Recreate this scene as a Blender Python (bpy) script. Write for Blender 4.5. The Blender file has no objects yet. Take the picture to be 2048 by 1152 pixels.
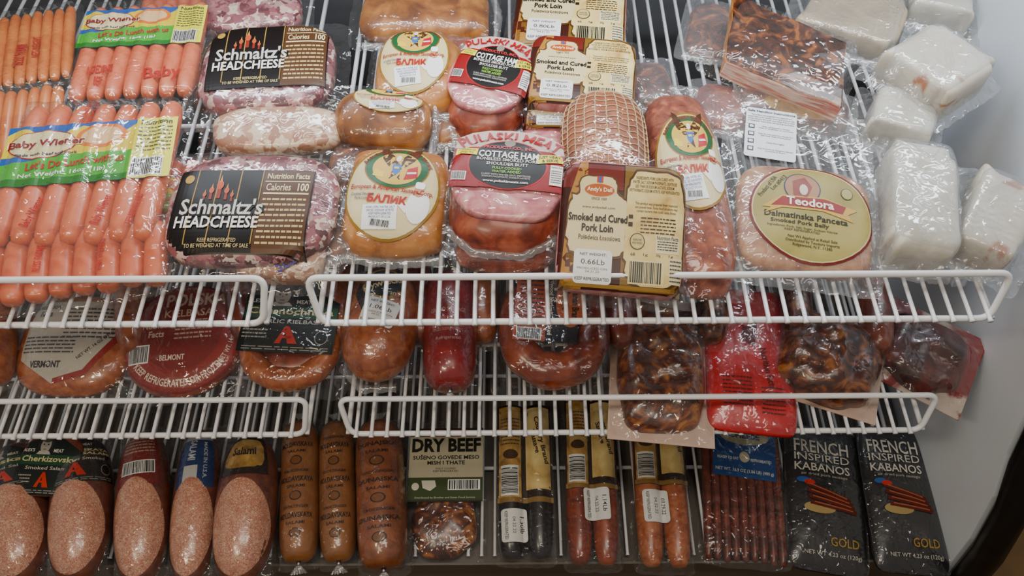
import bpy,bmesh,math,random
from mathutils import Vector,Matrix,noise
random.seed(7)
sc=bpy.context.scene
FPX=1547.0
# ---------------------------------------------------------------- camera
cd=bpy.data.cameras.new('camera'); cam=bpy.data.objects.new('camera',cd); sc.collection.objects.link(cam)
cd.lens=36*FPX/2048; cd.sensor_width=36; cd.clip_start=.02
CM=Matrix.Translation((0,0,1.6))@Matrix.Rotation(math.radians(45),4,'X')@Matrix.Rotation(math.radians(-.4),4,'Z')
cam.matrix_world=CM; sc.camera=cam
CR=CM.to_3x3(); CO=Vector((0,0,1.6))
# shelf planes (front edge Y,Z), all decks slope 13 degrees up to the back
SH={1:Vector((0,.70,.844)),2:Vector((0,.71,.57)),3:Vector((0,.668,.246))}
TA=math.radians(13)
SD=Vector((0,math.cos(TA),math.sin(TA))); SN=Vector((0,-math.sin(TA),math.cos(TA)))
def sray(px,py): return CR@Vector(((px-1024)/FPX,-(py-576)/FPX,-1))
def survey(sh,px,py,lift=0):
    d=sray(px,py)
    P=SH[sh]+SN*lift
    return CO+d*((P-CO).dot(SN)/d.dot(SN))
def depth(p): return (CR.transposed()@(p-CO)).z*-1
# ---------------------------------------------------------------- materials
def hx(h):
    h=h.lstrip('#'); r=[int(h[i:i+2],16)/255 for i in (0,2,4)]
    return tuple(c/12.92 if c<=.04045 else ((c+.055)/1.055)**2.4 for c in r)+(1,)
MC={}
def nmat(name,stops,scale=60,detail=5,rough=.4,bump=.15,kind='noise',coat=0,metal=0,dist=.6,stretch=None,bd=.002):
    if name in MC: return MC[name]
    m=bpy.data.materials.new(name); m.use_nodes=True; N=m.node_tree.nodes; K=m.node_tree.links
    b=N['Principled BSDF']; b.inputs['Roughness'].default_value=rough; b.inputs['Metallic'].default_value=metal
    b.inputs['Coat Weight'].default_value=coat*.5; b.inputs['Coat Roughness'].default_value=.15
    tc=N.new('ShaderNodeTexCoord'); mp=N.new('ShaderNodeMapping'); K.new(tc.outputs['Object'],mp.inputs[0])
    if stretch: mp.inputs['Scale'].default_value=stretch
    if kind=='noise':
        t=N.new('ShaderNodeTexNoise'); t.inputs['Detail'].default_value=detail; t.inputs['Distortion'].default_value=dist; o=t.outputs['Fac']
    else:
        t=N.new('ShaderNodeTexVoronoi'); o=t.outputs['Color']
        w=N.new('ShaderNodeTexNoise'); w.inputs['Scale'].default_value=scale*.8
        mx=N.new('ShaderNodeMixRGB'); mx.inputs[0].default_value=.03*dist*2
        K.new(mp.outputs[0],w.inputs['Vector']); K.new(mp.outputs[0],mx.inputs[1]); K.new(w.outputs['Color'],mx.inputs[2])
        K.new(mx.outputs[0],t.inputs['Vector'])
        sp=N.new('ShaderNodeSeparateColor'); K.new(o,sp.inputs[0]); o=sp.outputs[0]
    t.inputs['Scale'].default_value=scale
    if kind=='noise': K.new(mp.outputs[0],t.inputs['Vector'])
    r=N.new('ShaderNodeValToRGB'); e=r.color_ramp.elements
    e[0].position=stops[0][0]; e[0].color=hx(stops[0][1]); e[1].position=stops[-1][0]; e[1].color=hx(stops[-1][1])
    for p,c in stops[1:-1]:
        q=e.new(p); q.color=hx(c)
    K.new(o,r.inputs[0]); K.new(r.outputs[0],b.inputs['Base Color'])
    if bump:
        n2=N.new('ShaderNodeTexNoise'); n2.inputs['Scale'].default_value=scale*1.7; n2.inputs['Detail'].default_value=4
        K.new(mp.outputs[0],n2.inputs['Vector'])
        bp=N.new('ShaderNodeBump'); bp.inputs['Strength'].default_value=bump; bp.inputs['Distance'].default_value=bd
        K.new(n2.outputs['Fac'],bp.inputs['Height']); K.new(bp.outputs[0],b.inputs['Normal'])
    MC[name]=m; return m
def ink(h):
    k='print_'+h.strip('#').lower()
    if k in MC: return MC[k]
    m=bpy.data.materials.new(k); m.use_nodes=True; N=m.node_tree.nodes; K=m.node_tree.links
    b=N['Principled BSDF']; b.inputs['Roughness'].default_value=.38; b.inputs['Specular IOR Level'].default_value=.35
    t=N.new('ShaderNodeTexNoise'); t.inputs['Scale'].default_value=90
    c=hx(h); mx=N.new('ShaderNodeMixRGB'); mx.inputs[1].default_value=c; mx.inputs[2].default_value=tuple(x*.82 for x in c[:3])+(1,)
    K.new(t.outputs['Fac'],mx.inputs[0]); K.new(mx.outputs[0],b.inputs['Base Color'])
    MC[k]=m; return m
def film_mat(name,haze,lo,hi,rough,bs,tint='#FFFFFF',scale=45):
    if name in MC: return MC[name]
    m=bpy.data.materials.new(name); m.use_nodes=True; N=m.node_tree.nodes; K=m.node_tree.links
    N.remove(N['Principled BSDF']); out=N['Material Output']
    tr=N.new('ShaderNodeBsdfTransparent'); tr.inputs[0].default_value=hx(tint)
    gl=N.new('ShaderNodeBsdfGlossy'); gl.inputs['Roughness'].default_value=rough
    df=N.new('ShaderNodeBsdfDiffuse'); df.inputs[0].default_value=hx('#DDE2E8')
    tc=N.new('ShaderNodeTexCoord')
    n1=N.new('ShaderNodeTexNoise'); n1.inputs['Scale'].default_value=scale; n1.inputs['Detail'].default_value=3; n1.inputs['Distortion'].default_value=1.6
    try: n1.noise_type='RIDGED_MULTIFRACTAL'
    except: pass
    n2=N.new('ShaderNodeTexNoise'); n2.inputs['Scale'].default_value=scale*.5; n2.inputs['Distortion'].default_value=1
    K.new(tc.outputs['Object'],n1.inputs['Vector']); K.new(tc.outputs['Object'],n2.inputs['Vector'])
    ad=N.new('ShaderNodeMath'); ad.operation='ADD'; K.new(n1.outputs['Fac'],ad.inputs[0]); K.new(n2.outputs['Fac'],ad.inputs[1])
    bp=N.new('ShaderNodeBump'); bp.inputs['Strength'].default_value=bs; bp.inputs['Distance'].default_value=.004
    K.new(ad.outputs[0],bp.inputs['Height']); K.new(bp.outputs[0],gl.inputs['Normal'])
    lw=N.new('ShaderNodeLayerWeight'); lw.inputs['Blend'].default_value=.4; K.new(bp.outputs[0],lw.inputs['Normal'])
    mr=N.new('ShaderNodeMapRange'); mr.inputs['To Min'].default_value=lo; mr.inputs['To Max'].default_value=hi
    K.new(lw.outputs['Facing'],mr.inputs['Value'])
    m1=N.new('ShaderNodeMixShader'); m1.inputs[0].default_value=haze; K.new(tr.outputs[0],m1.inputs[1]); K.new(df.outputs[0],m1.inputs[2])
    m2=N.new('ShaderNodeMixShader'); K.new(mr.outputs[0],m2.inputs[0]); K.new(m1.outputs[0],m2.inputs[1]); K.new(gl.outputs[0],m2.inputs[2])
    K.new(m2.outputs[0],out.inputs['Surface']); MC[name]=m; return m
FILM=film_mat('clear_plastic_film',.02,.035,.36,.08,.65)
FILMH=film_mat('hazy_plastic_film',.12,.05,.42,.11,.8)
FILMF=film_mat('crinkled_film_frill',.18,.12,.55,.14,.8)
M_wire=nmat('white_coated_wire',[(0,'#F1F2F4'),(1,'#E4E6EA')],scale=20,rough=.3,bump=0)
M_wien=nmat('wiener_meat',[(.3,'#C95A34'),(.7,'#E07C54')],scale=40,rough=.35,bump=.05,coat=.3)
M_wien2=nmat('orange_wiener_meat',[(.3,'#C4622A'),(.7,'#DB8440')],scale=40,rough=.35,bump=.05,coat=.3)
M_head=nmat('headcheese_meat',[(.1,'#5E2F36'),(.3,'#96545C'),(.5,'#B87C7E'),(.65,'#7A4048'),(.85,'#D0B4A8'),(1,'#E0D0C4')],scale=85,kind='voronoi',rough=.4,bump=.1,coat=.2)
M_headp=nmat('pale_headcheese',[(.2,'#A87860'),(.5,'#C89C7C'),(.8,'#DEC8AE')],scale=70,kind='voronoi',rough=.4,bump=.1)
M_bal=nmat('smoked_loin_meat',[(.25,'#8E4E18'),(.5,'#C27C34'),(.75,'#DBA058')],scale=28,rough=.38,bump=.3,coat=.2)
M_bald=nmat('dark_smoked_loin_meat',[(.3,'#562A0E'),(.5,'#8E5420'),(.7,'#BC7E3C')],scale=25,rough=.38,bump=.3,coat=.2)
M_ham=nmat('ham_slice_meat',[(.3,'#A8505A'),(.48,'#CC7C80'),(.6,'#D99694'),(.72,'#E8C8BC')],scale=22,rough=.4,bump=.1,coat=.2,dist=2.5)
M_hamd=nmat('ham_rind',[(.3,'#4A1A10'),(.5,'#82341E'),(.7,'#A8583A')],scale=35,rough=.4,bump=.25,coat=.3)
M_roll=nmat('roll_meat',[(.3,'#763418'),(.5,'#9C522A'),(.7,'#B86E44')],scale=25,rough=.45,bump=.2,coat=.1)
M_loin=nmat('pepper_loin_meat',[(.3,'#6B2C1C'),(.5,'#944A30'),(.62,'#AC6040'),(.75,'#BC7C58')],scale=60,rough=.45,bump=.4,coat=.1)
M_net=nmat('cotton_netting',[(0,'#D9C09A'),(1,'#BC9A6C')],scale=200,rough=.8)
M_bact=nmat('bacon_smoked_rind',[(.35,'#1C0C06'),(.5,'#4A220E'),(.65,'#94541E')],scale=30,rough=.3,bump=.3,coat=.4,dist=2)
M_bacs=nmat('bacon_golden_side',[(.3,'#8A4A10'),(.5,'#C88028'),(.7,'#E0A84C')],scale=40,rough=.35,bump=.2,coat=.2)
M_bacf=nmat('bacon_cut_face',[(.35,'#C0605A'),(.45,'#E0A090'),(.55,'#F4E4D4'),(.7,'#DC8C80')],scale=14,rough=.4,bump=.1,stretch=(1,1,9),dist=.4)
M_lard=nmat('white_fat',[(.3,'#B8B2A2'),(.7,'#D6D2C6')],scale=30,rough=.4,bump=.2,coat=.2)
M_lardr=nmat('white_fat_with_meat_streak',[(.3,'#CCC6B8'),(.6,'#C4BAA8'),(.65,'#A87458'),(.8,'#7A4030')],scale=16,rough=.4,bump=.2)
M_panc=nmat('pancetta_meat',[(.3,'#94502C'),(.5,'#B47848'),(.7,'#CFA474')],scale=45,rough=.45,bump=.15,coat=.1)
M_dark=nmat('dark_smoked_meat',[(.3,'#240E07'),(.48,'#552612'),(.6,'#8A4C20'),(.7,'#B07434')],scale=26,rough=.3,bump=.5,coat=.4,dist=2.2,bd=.003)
M_ring=nmat('smoked_sausage_casing',[(.3,'#561A0A'),(.5,'#803216'),(.7,'#A04C26')],scale=25,rough=.3,bump=.12,coat=.5)
M_ring2=nmat('light_sausage_casing',[(.3,'#843A16'),(.5,'#A05428'),(.7,'#B86E3E')],scale=60,rough=.35,bump=.15,coat=.4)
M_redc=nmat('red_sausage_casing',[(.3,'#6A0A0E'),(.7,'#96161A')],scale=20,rough=.3,bump=.03,coat=.4)
M_sal=nmat('salami_cut_meat',[(.1,'#9A5640'),(.4,'#B97058'),(.65,'#C8876C'),(.9,'#E4C8AA')],scale=330,kind='voronoi',rough=.3,bump=.08,coat=.6)
M_salc=nmat('salami_casing',[(.3,'#54241A'),(.7,'#7E4026')],scale=60,rough=.4,bump=.1,coat=.3)
M_chub=nmat('brown_chub_casing',[(.3,'#7A481E'),(.7,'#9A6230')],scale=20,rough=.4,bump=.05,coat=.2)
M_kab=nmat('kabanos_meat',[(.3,'#38140C'),(.5,'#602818'),(.7,'#843A26')],scale=60,rough=.35,bump=.2,coat=.3)
M_blk=nmat('black_casing',[(.3,'#0E0C10'),(.7,'#1C181A')],scale=25,rough=.3,bump=.1,coat=.4)
M_redp=nmat('red_plastic_pouch',[(.3,'#A80C12'),(.7,'#D0161A')],scale=12,rough=.3,bump=.5,coat=.3,bd=.004)
M_pink=nmat('pinkish_backing_card',[(.3,'#B89C8C'),(.7,'#C8AE9E')],scale=20,rough=.5,bump=.1)
M_blkp=nmat('black_foil_pouch',[(.3,'#080709'),(.7,'#141213')],scale=15,rough=.32,bump=.5,coat=.3,bd=.004)
M_parch=nmat('parchment_print',[(.3,'#A87E38'),(.45,'#CFB066'),(.7,'#E2CE8C')],scale=25,rough=.5,bump=0)
M_gold=nmat('gold_print',[(.3,'#74521C'),(.5,'#B48C40'),(.7,'#CFB06A')],scale=40,rough=.45,bump=0)
M_olive=nmat('gold_foil_print',[(.3,'#8A7C36'),(.7,'#AA9C54')],scale=10,rough=.45,bump=0)
M_clip=nmat('metal_clip',[(0,'#B8B8BC'),(1,'#8C8C90')],rough=.3,metal=1,bump=0)
M_purp=ink('#4B3C9C')
# ---------------------------------------------------------------- mesh helpers
def mkmesh(name,V,F,mats,mi=None,smooth=True):
    me=bpy.data.meshes.new(name); me.from_pydata([tuple(v) for v in V],[],F)
    for m in mats: me.materials.append(m)
    if mi: me.polygons.foreach_set('material_index',mi)
    me.polygons.foreach_set('use_smooth',[smooth]*len(me.polygons)); me.update(); return me
def obj(name,me,parent=None):
    o=bpy.data.objects.new(name,me); sc.collection.objects.link(o)
    if parent: o.parent=parent
    return o
def tube(V,F,pts,r,seg=6,closed=False,rf=None,caps=True):
    n=len(pts); base=len(V); pts=[Vector(p) for p in pts]; up=None
    for i,p in enumerate(pts):
        a=pts[(i-1)%n] if (closed or i>0) else p; b=pts[(i+1)%n] if (closed or i<n-1) else p
        t=(b-a).normalized()
        if up is None:
            up=Vector((0,0,1)) if abs(t.z)<.9 else Vector((1,0,0))
        s=t.cross(up)
        if s.length<1e-4: s=t.cross(Vector((0,1,0)))
        s.normalize(); up=s.cross(t).normalized()
        rr=rf(i/(n-1)) if rf else r
        for j in range(seg):
            q=2*math.pi*j/seg; V.append(p+s*math.cos(q)*rr+up*math.sin(q)*rr)
    m=n if closed else n-1
    for i in range(m):
        for j in range(seg):
            a=base+i*seg+j; b=base+i*seg+(j+1)%seg; c=base+((i+1)%n)*seg+(j+1)%seg; d=base+((i+1)%n)*seg+j
            F.append((a,b,c,d))
    if not closed and caps:
        F.append(tuple(base+j for j in range(seg))[::-1]); F.append(tuple(base+(n-1)*seg+j for j in range(seg)))
def nz(x,y,z=0): return noise.noise(Vector((x,y,z)))
# ---------------------------------------------------------------- text + labels
TC={}
def tmesh(s,bold):
    k=(s,bold)
    if k in TC: return TC[k]
    cu=bpy.data.curves.new('t','FONT'); cu.body=s; cu.size=1; cu.offset=bold; cu.resolution_u=2; cu.align_x='CENTER'
    o=bpy.data.objects.new('t',cu); sc.collection.objects.link(o)
    dg=bpy.context.evaluated_depsgraph_get(); me=bpy.data.meshes.new_from_object(o.evaluated_get(dg))
    V=[(v.co.x,v.co.y) for v in me.vertices]; F=[tuple(p.vertices) for p in me.polygons]
    bpy.data.objects.remove(o); bpy.data.curves.remove(cu); bpy.data.meshes.remove(me)
    x0=min(v[0] for v in V);x1=max(v[0] for v in V);y0=min(v[1] for v in V);y1=max(v[1] for v in V)
    V=[((x-(x0+x1)/2)/(x1-x0),(y-(y0+y1)/2)/(y1-y0)) for x,y in V]
    TC[k]=(V,F); return TC[k]
class Lab:
    def __init__(s,w,h): s.w=w; s.h=h; s.L=[]
    def poly(s,pts,col,lv=0): s.L.append(('p',[(x*s.w,y*s.h) for x,y in pts],col,lv)); return s
    def rect(s,x,y,w,h,col,lv=0,rot=0):
        p=[(-w/2,-h/2),(w/2,-h/2),(w/2,h/2),(-w/2,h/2)]; c,q=math.cos(math.radians(rot)),math.sin(math.radians(rot))
        s.L.append(('p',[(x*s.w+a*s.w*c-b*s.h*q,y*s.h+a*s.w*q+b*s.h*c) for a,b in p],col,lv)); return s
    def rrect(s,x,y,w,h,col,lv=0,r=.12):
        P=[];W=w*s.w/2;H=h*s.h/2;R=r*min(W,H)*2
        for cx,cy,a0 in ((W-R,H-R,0),(-W+R,H-R,90),(-W+R,-H+R,180),(W-R,-H+R,270)):
            for i in range(5):
                a=math.radians(a0+i*22.5); P.append((x*s.w+cx+R*math.cos(a),y*s.h+cy+R*math.sin(a)))
        s.L.append(('p',P,col,lv)); return s
    def ell(s,x,y,rx,ry,col,lv=0,n=36):
        s.L.append(('p',[((x+rx*math.cos(i*2*math.pi/n))*s.w,(y+ry*math.sin(i*2*math.pi/n))*s.h) for i in range(n)],col,lv)); return s
    def text(s,t,x,y,fw,fh,col,lv=3,bold=.0,rot=0):
        V,F=tmesh(t,bold); c,q=math.cos(math.radians(rot)),math.sin(math.radians(rot)); R=[]
        for a,b in V:
            a*=fw*s.w; b*=fh*s.h; R.append((x*s.w+a*c-b*q,y*s.h+a*q+b*c))
        s.L.append(('t',R,F,col,lv,fh*s.h/(1+t.count('\n')))); return s
    def textr(s,t,x,y,fw,fh,col,lv=3,bold=0,rot=90):
        V,F=tmesh(t,bold); c,q=math.cos(math.radians(rot)),math.sin(math.radians(rot)); R=[]
        for a,b in V:
            a*=fw*s.h; b*=fh*s.w; R.append((x*s.w+a*c-b*q,y*s.h+a*q+b*c))
        s.L.append(('t',R,F,col,lv,fh*s.w/(1+t.count('\n')))); return s
    def arc(s,t,x,y,r,ry,mid,span,fh,col,lv=3,bold=0,flip=False):
        V,F=tmesh(t,bold); R=[]
        for a,b in V:
            sg=1 if flip else -1
            an=math.radians(mid+sg*a*span); k=(1-b*fh/r) if flip else (1+b*fh/r)
            R.append(((x+r*k*math.cos(an))*s.w,(y+ry*k*math.sin(an))*s.h))
        s.L.append(('t',R,F,col,lv,fh*s.h)); return s
    def bar(s,x,y,w,h,lv=2,vert=False,bg='#F4F4F0'):
        s.rect(x,y,w*1.08,h*1.15,bg,lv)
        rnd=random.Random(int(abs(x*991+y*77)*100)); p=-.5
        while p<.46:
            b=rnd.choice((.018,.03,.045)); 
            if vert: s.rect(x,y+(p+b/2)*h,w,b*h,'#151515',lv+1)
            else: s.rect(x+(p+b/2)*w,y,b*w,h,'#151515',lv+1)
            p+=b+rnd.choice((.018,.028))
        return s
    def lines(s,x,y,w,h,n,col,lv=2):
        rnd=random.Random(n+int(abs(x)*500))
        for i in range(n):
            yy=y+h*(.5-(i+.5)/n); xx=x-w/2; 
            while xx<x+w/2-.01*w:
                q=min(rnd.uniform(.06,.17)*w,x+w/2-xx); s.rect(xx+q/2,yy,q,h/n*.38,col,lv); xx+=q+.025*w
        return s
    def build(s,parent,S,cu=0,cv=0,ang=0,name='printed_label',sub=.006,e0=.0006,dl=.0003):
        V=[];F=[];MI=[];mats=[];ca,sa=math.cos(math.radians(ang)),math.sin(math.radians(ang))
        def mi(c):
            m=c if not isinstance(c,str) else ink(c)
            if m not in mats: mats.append(m)
            return mats.index(m)
        def cut(bm,xs,ys,sb):
            for lo,hi,ax in ((min(xs),max(xs),0),(min(ys),max(ys),1)):
                k=math.floor(lo/sb)+1
                while k*sb<hi:
                    co=[0,0,0]; co[ax]=k*sb; no=[0,0,0]; no[ax]=1
                    bmesh.ops.bisect_plane(bm,geom=bm.verts[:]+bm.edges[:]+bm.faces[:],plane_co=co,plane_no=no); k+=1
        for l in s.L:
            if l[0]=='p':
                _,P,col,lv=l; bm=bmesh.new(); vs=[bm.verts.new((x,y,0)) for x,y in P]
                f=bm.faces.new(vs); f.normal_update()
                if f.normal.z<0: f.normal_flip()
                bmesh.ops.triangulate(bm,faces=bm.faces[:])
                if sub: cut(bm,[p[0] for p in P],[p[1] for p in P],sub)
                bm.verts.index_update(); PV=[(v.co.x,v.co.y) for v in bm.verts]; PF=[tuple(v.index for v in f.verts) for f in bm.faces]; bm.free()
            else:
                _,PV,PF,col,lv,ht=l
                if ht>.0055:
                    bm=bmesh.new(); vs=[bm.verts.new((x,y,0)) for x,y in PV]
                    for f in PF:
                        try: bm.faces.new([vs[i] for i in f])
                        except: pass
                    cut(bm,[p[0] for p in PV],[p[1] for p in PV],sub)
                    bm.verts.index_update(); PV=[(v.co.x,v.co.y) for v in bm.verts]; PF=[tuple(v.index for v in f.verts) for f in bm.faces]; bm.free()
            b=len(V); m=mi(col)
            for x,y in PV: V.append(S(cu+x*ca-y*sa,cv+x*sa+y*ca,e0+lv*dl))
            for f in PF: F.append(tuple(b+i for i in f)); MI.append(m)
        o=obj(name,mkmesh(name,V,F,mats,MI,False),parent); return o
# ---------------------------------------------------------------- placing
class Item: pass
def place(name,label,cat,sh,cx,cy,w,h,ang=0,l0=0,l1=0,t=.02,group=None):
    B=survey(sh,cx,cy+h/2,l0+t/2); T=survey(sh,cx,cy-h/2,l1+t/2)
    v=T-B; C=(B+T)/2; vv=v.normalized(); ex=Vector((1,0,0)); ex=(ex-vv*ex.dot(vv)).normalized(); n=ex.cross(vv)
    a=math.radians(ang); e1=ex*math.cos(a)+vv*math.sin(a); e2=vv*math.cos(a)-ex*math.sin(a)
    M=Matrix((e1,e2,n)).transposed().to_4x4(); M.translation=C-n*t/2
    it=Item(); it.U=w*depth(C)/FPX; it.V=v.length; it.t=t; it.ku=it.U/w; it.kv=it.V/h
    r=obj(name,None); r.empty_display_size=.02; r.matrix_world=M; r['label']=label; r['category']=cat
    if group: r['group']=group
    it.root=r; it.hw=it.U/2; it.hh=it.V/2; return it
SEED=[0]
def slabS(a,b,t,n,k,amp,sd,oz=0):
    def top(u,v):
        rho=min(1,(abs(u/a)**n+abs(v/b)**n)**(1/n)); p=(1-rho**k)**(1/k)
        return oz+t*p+amp*nz(u*28+sd,v*28,sd)*p
    def S(u,v,e=0): return Vector((u,v,top(u,v)+e))
    S.top=top; S.rho=lambda u,v:(abs(u/a)**n+abs(v/b)**n)**(1/n); S.a=a; S.b=b; S.t=t; return S
def add_slab(it,mat,a=None,b=None,t=None,n=4,k=3.5,amp=.001,outl=.02,name='meat',cu=0,cv=0,ang=0,oz=0,rg=12):
    a=a or it.hw; b=b or it.hh; t=t or it.t; SEED[0]+=1; sd=SEED[0]*3.7
    S=slabS(a,b,t,n,k,amp,sd,0); seg=64; V=[Vector((0,0,S.top(0,0)))];F=[]
    for i in range(1,rg+1):
        rho=math.sin(math.pi/2*i/rg)
        for j in range(seg):
            q=2*math.pi*j/seg; c,s_=math.cos(q),math.sin(q)
            u=a*rho*math.copysign(abs(c)**(2/n),c); v=b*rho*math.copysign(abs(s_)**(2/n),s_)
            f=1+outl*rho**4*nz(c*1.6+sd,s_*1.6,sd*2)*2
            V.append(Vector((u*f,v*f,S.top(u,v))))
    base=len(V); 
    for j in range(seg):
        p=V[1+(rg-1)*seg+j]; V.append(Vector((p.x*.97,p.y*.97,-.0005)))
    V.append(Vector((0,0,-.0005)))
    for j in range(seg): F.append((0,1+j,1+(j+1)%seg))
    for i in range(rg-1):
        for j in range(seg):
            A=1+i*seg+j;B=1+i*seg+(j+1)%seg; F.append((A,A+seg,B+seg,B))
    for j in range(seg):
        A=1+(rg-1)*seg+j;B=1+(rg-1)*seg+(j+1)%seg; F.append((A,base+j,base+(j+1)%seg,B)); F.append((base+j,base+seg,base+(j+1)%seg))
    ca,sa=math.cos(math.radians(ang)),math.sin(math.radians(ang))
    V=[Vector((cu+p.x*ca-p.y*sa,cv+p.x*sa+p.y*ca,p.z+oz)) for p in V]
    o=obj(name,mkmesh(name,V,F,[mat]),it.root)
    def S2(u,v,e=0):
        x=u-cu;y=v-cv; X=x*ca+y*sa; Y=-x*sa+y*ca
        return Vector((u,v,oz+S.top(X,Y)+e))
    S2.a=a;S2.b=b;S2.t=t
    S2.rho=lambda u,v:S.rho((u-cu)*ca+(v-cv)*sa,-(u-cu)*sa+(v-cv)*ca)
    it.S=S2; return o
def add_film(it,mx=.012,my=.012,mat=None,S=None,wr=.0022,name='plastic_wrap',e=.0020,edge=.4,hw=None,hh=None,cu=0,cv=0,flat=None):
    S=S or it.S; mat=mat or FILM; A=(hw or it.hw)+mx; B=(hh or it.hh)+my; nx=ny=44; V=[];F=[]; SEED[0]+=1; sd=SEED[0]*5.1
    mn=min(S.a,S.b)
    for j in range(ny+1):
        for i in range(nx+1):
            fu=i/nx*2-1; fv=j/ny*2-1
            u=cu+fu*A; v=cv+fv*B
            rf=1-.06*(abs(fu)**8*abs(fv)**8)+ .012*nz(u*60+sd,v*60)
            if abs(fu)>.93 or abs(fv)>.93: u=cu+fu*A*rf; v=cv+fv*B*rf
            rho=S.rho(u,v); d=max(0,(rho-1)*mn)
            g=.0015+S.t*edge*math.exp(-d/.009)+ (wr*abs(nz(u*38+sd,v*38,3)) *2 if d>.001 else 0)
            z=g
            if rho<1: z=max(g if rho>.97 else 0,S(u,v,0).z+e+min(wr,.0025)*.25*abs(nz(u*70,v*70+sd)))
            V.append(Vector((u,v,z)))
    for j in range(ny):
        for i in range(nx):
            a=j*(nx+1)+i; F.append((a,a+1,a+nx+2,a+nx+1))
    return obj(name,mkmesh(name,V,F,[mat]),it.root)
def lathe(R,b,n=3,seg=24,rg=22,bend=0,amp=0,sd=0,taper=0):
    V=[];F=[]
    for i in range(rg+1):
        s=-math.cos(math.pi*i/rg); v=b*s; r=R*max(0,(1-abs(s)**n))**(1/n)*(1+taper*s)
        if i in(0,rg): r=R*.12
        for j in range(seg):
            q=2*math.pi*j/seg; k=1+amp*nz(v*30+sd,math.cos(q),math.sin(q))
            V.append(Vector((r*k*math.sin(q)+bend*(s*s-.5),v,R+r*k*math.cos(q))))
    for i in range(rg):
        for j in range(seg):
            a=i*seg+j; c=i*seg+(j+1)%seg; F.append((a,a+seg,c+seg,c))
    F.append(tuple(range(seg))); F.append(tuple(range(rg*seg,(rg+1)*seg))[::-1])
    return V,F
def add_chub(it,mat,R=None,b=None,n=3,bend=0,amp=0,cu=0,cv=0,name='sausage',taper=0,sq=1,clips=False):
    R=R or it.hw; b=b or it.hh; V,F=lathe(R,b,n,bend=bend,amp=amp,sd=cv*100+SEED[0],taper=taper)
    V=[Vector((p.x+cu,p.y+cv,p.z*sq)) for p in V]
    o=obj(name,mkmesh(name,V,F,[mat]),it.root)
    def S(u,v,e=0):
        s=max(-.999,min(.999,(v-cv)/b)); r=R*(1-abs(s)**n)**(1/n)*(1+taper*s); th=max(-2.2,min(2.2,(u-cu)/R)); 
        return Vector((cu+bend*(s*s-.5)+(r+e)*math.sin(th),v,(R+(r+e)*math.cos(th))*sq))
    S.a=R;S.b=b;S.t=2*R*sq
    S.rho=lambda u,v: max(abs((u-cu)/R/1.0),abs((v-cv)/b))
    def H(u,v,e=0):
        s=max(-.999,min(.999,(v-cv)/b)); r=R*(1-abs(s)**n)**(1/n)*(1+taper*s)
        x=u-cu-bend*(s*s-.5); return Vector((u,v,(R+math.sqrt(max(0,r*r-x*x)))*sq+e))
    H.a=R;H.b=b;H.t=2*R*sq;H.rho=S.rho
    it.S=S; it.H=H
    if clips:
        for sg in (-1,1):
            V=[];F=[]; y=cv+sg*b; x=cu+bend*.5
            tube(V,F,[(x,y,R*sq),(x,y+sg*.004,R*sq),(x,y+sg*.008,R*sq)],.004,8); obj('metal_clip',mkmesh('clip',V,F,[M_clip]),it.root)
            frill(it,x,y+sg*.006,R*sq,sg*90,.016,.014)
    return o
def frill(it,x,y,z,ang,L,W,name='film_frill'):
    V=[];F=[];n=14;m=4; SEED[0]+=1
    for j in range(m+1):
        for i in range(n+1):
            f=i/n*2-1; r=j/m*L; wd=.003+W*j/m; u=f*wd; v=r*(1+.15*nz(i*.9,SEED[0])); w=.003*(j/m)*(1 if i%2 else -1)+.002*nz(i,j,SEED[0])
            a=math.radians(ang-90); V.append(Vector((x+u*math.cos(a)-v*math.sin(a),y+u*math.sin(a)+v*math.cos(a),z+w)))
    for j in range(m):
        for i in range(n):
            a=j*(n+1)+i; F.append((a,a+1,a+n+2,a+n+1))
    return obj(name,mkmesh(name,V,F,[FILMF]),it.root)
def ruffle(it,pts,z,wd=.016,name='crimped_film_edge'):
    V=[];F=[];SEED[0]+=1;P=[]
    for i in range(len(pts)-1):
        for k in range(12):
            f=k/12; P.append((pts[i][0]*(1-f)+pts[i+1][0]*f,pts[i][1]*(1-f)+pts[i+1][1]*f))
    P.append(pts[-1]); n=len(P)
    for i,(x,y) in enumerate(P):
        a=P[max(0,i-1)];b=P[min(n-1,i+1)];dx,dy=b[0]-a[0],b[1]-a[1];l=math.hypot(dx,dy) or 1;nx,ny=-dy/l,dx/l
        for j in range(6):
            f=(j/5-.5); w=wd*(1+.5*nz(i*.35,SEED[0])); V.append(Vector((x+nx*f*w,y+ny*f*w,z+.006*math.cos(f*3.1)+.0035*nz(i*.8,j*1.3,SEED[0]))))
    for i in range(n-1):
        for j in range(5):
            a=i*6+j;F.append((a,a+1,a+7,a+6))
    return obj(name,mkmesh(name,V,F,[FILMF]),it.root)
def put(it,lab,lx,ly,ang=0,name='printed_label',S=None,**k):
    return lab.build(it.root,S or it.S,lx*it.ku,-ly*it.kv,ang,name,**k)
OUT=dict(e0=.0031)   # label stuck on the outside of the film
def LB(it,w,h): return Lab(w*it.ku,h*it.kv)
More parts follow.
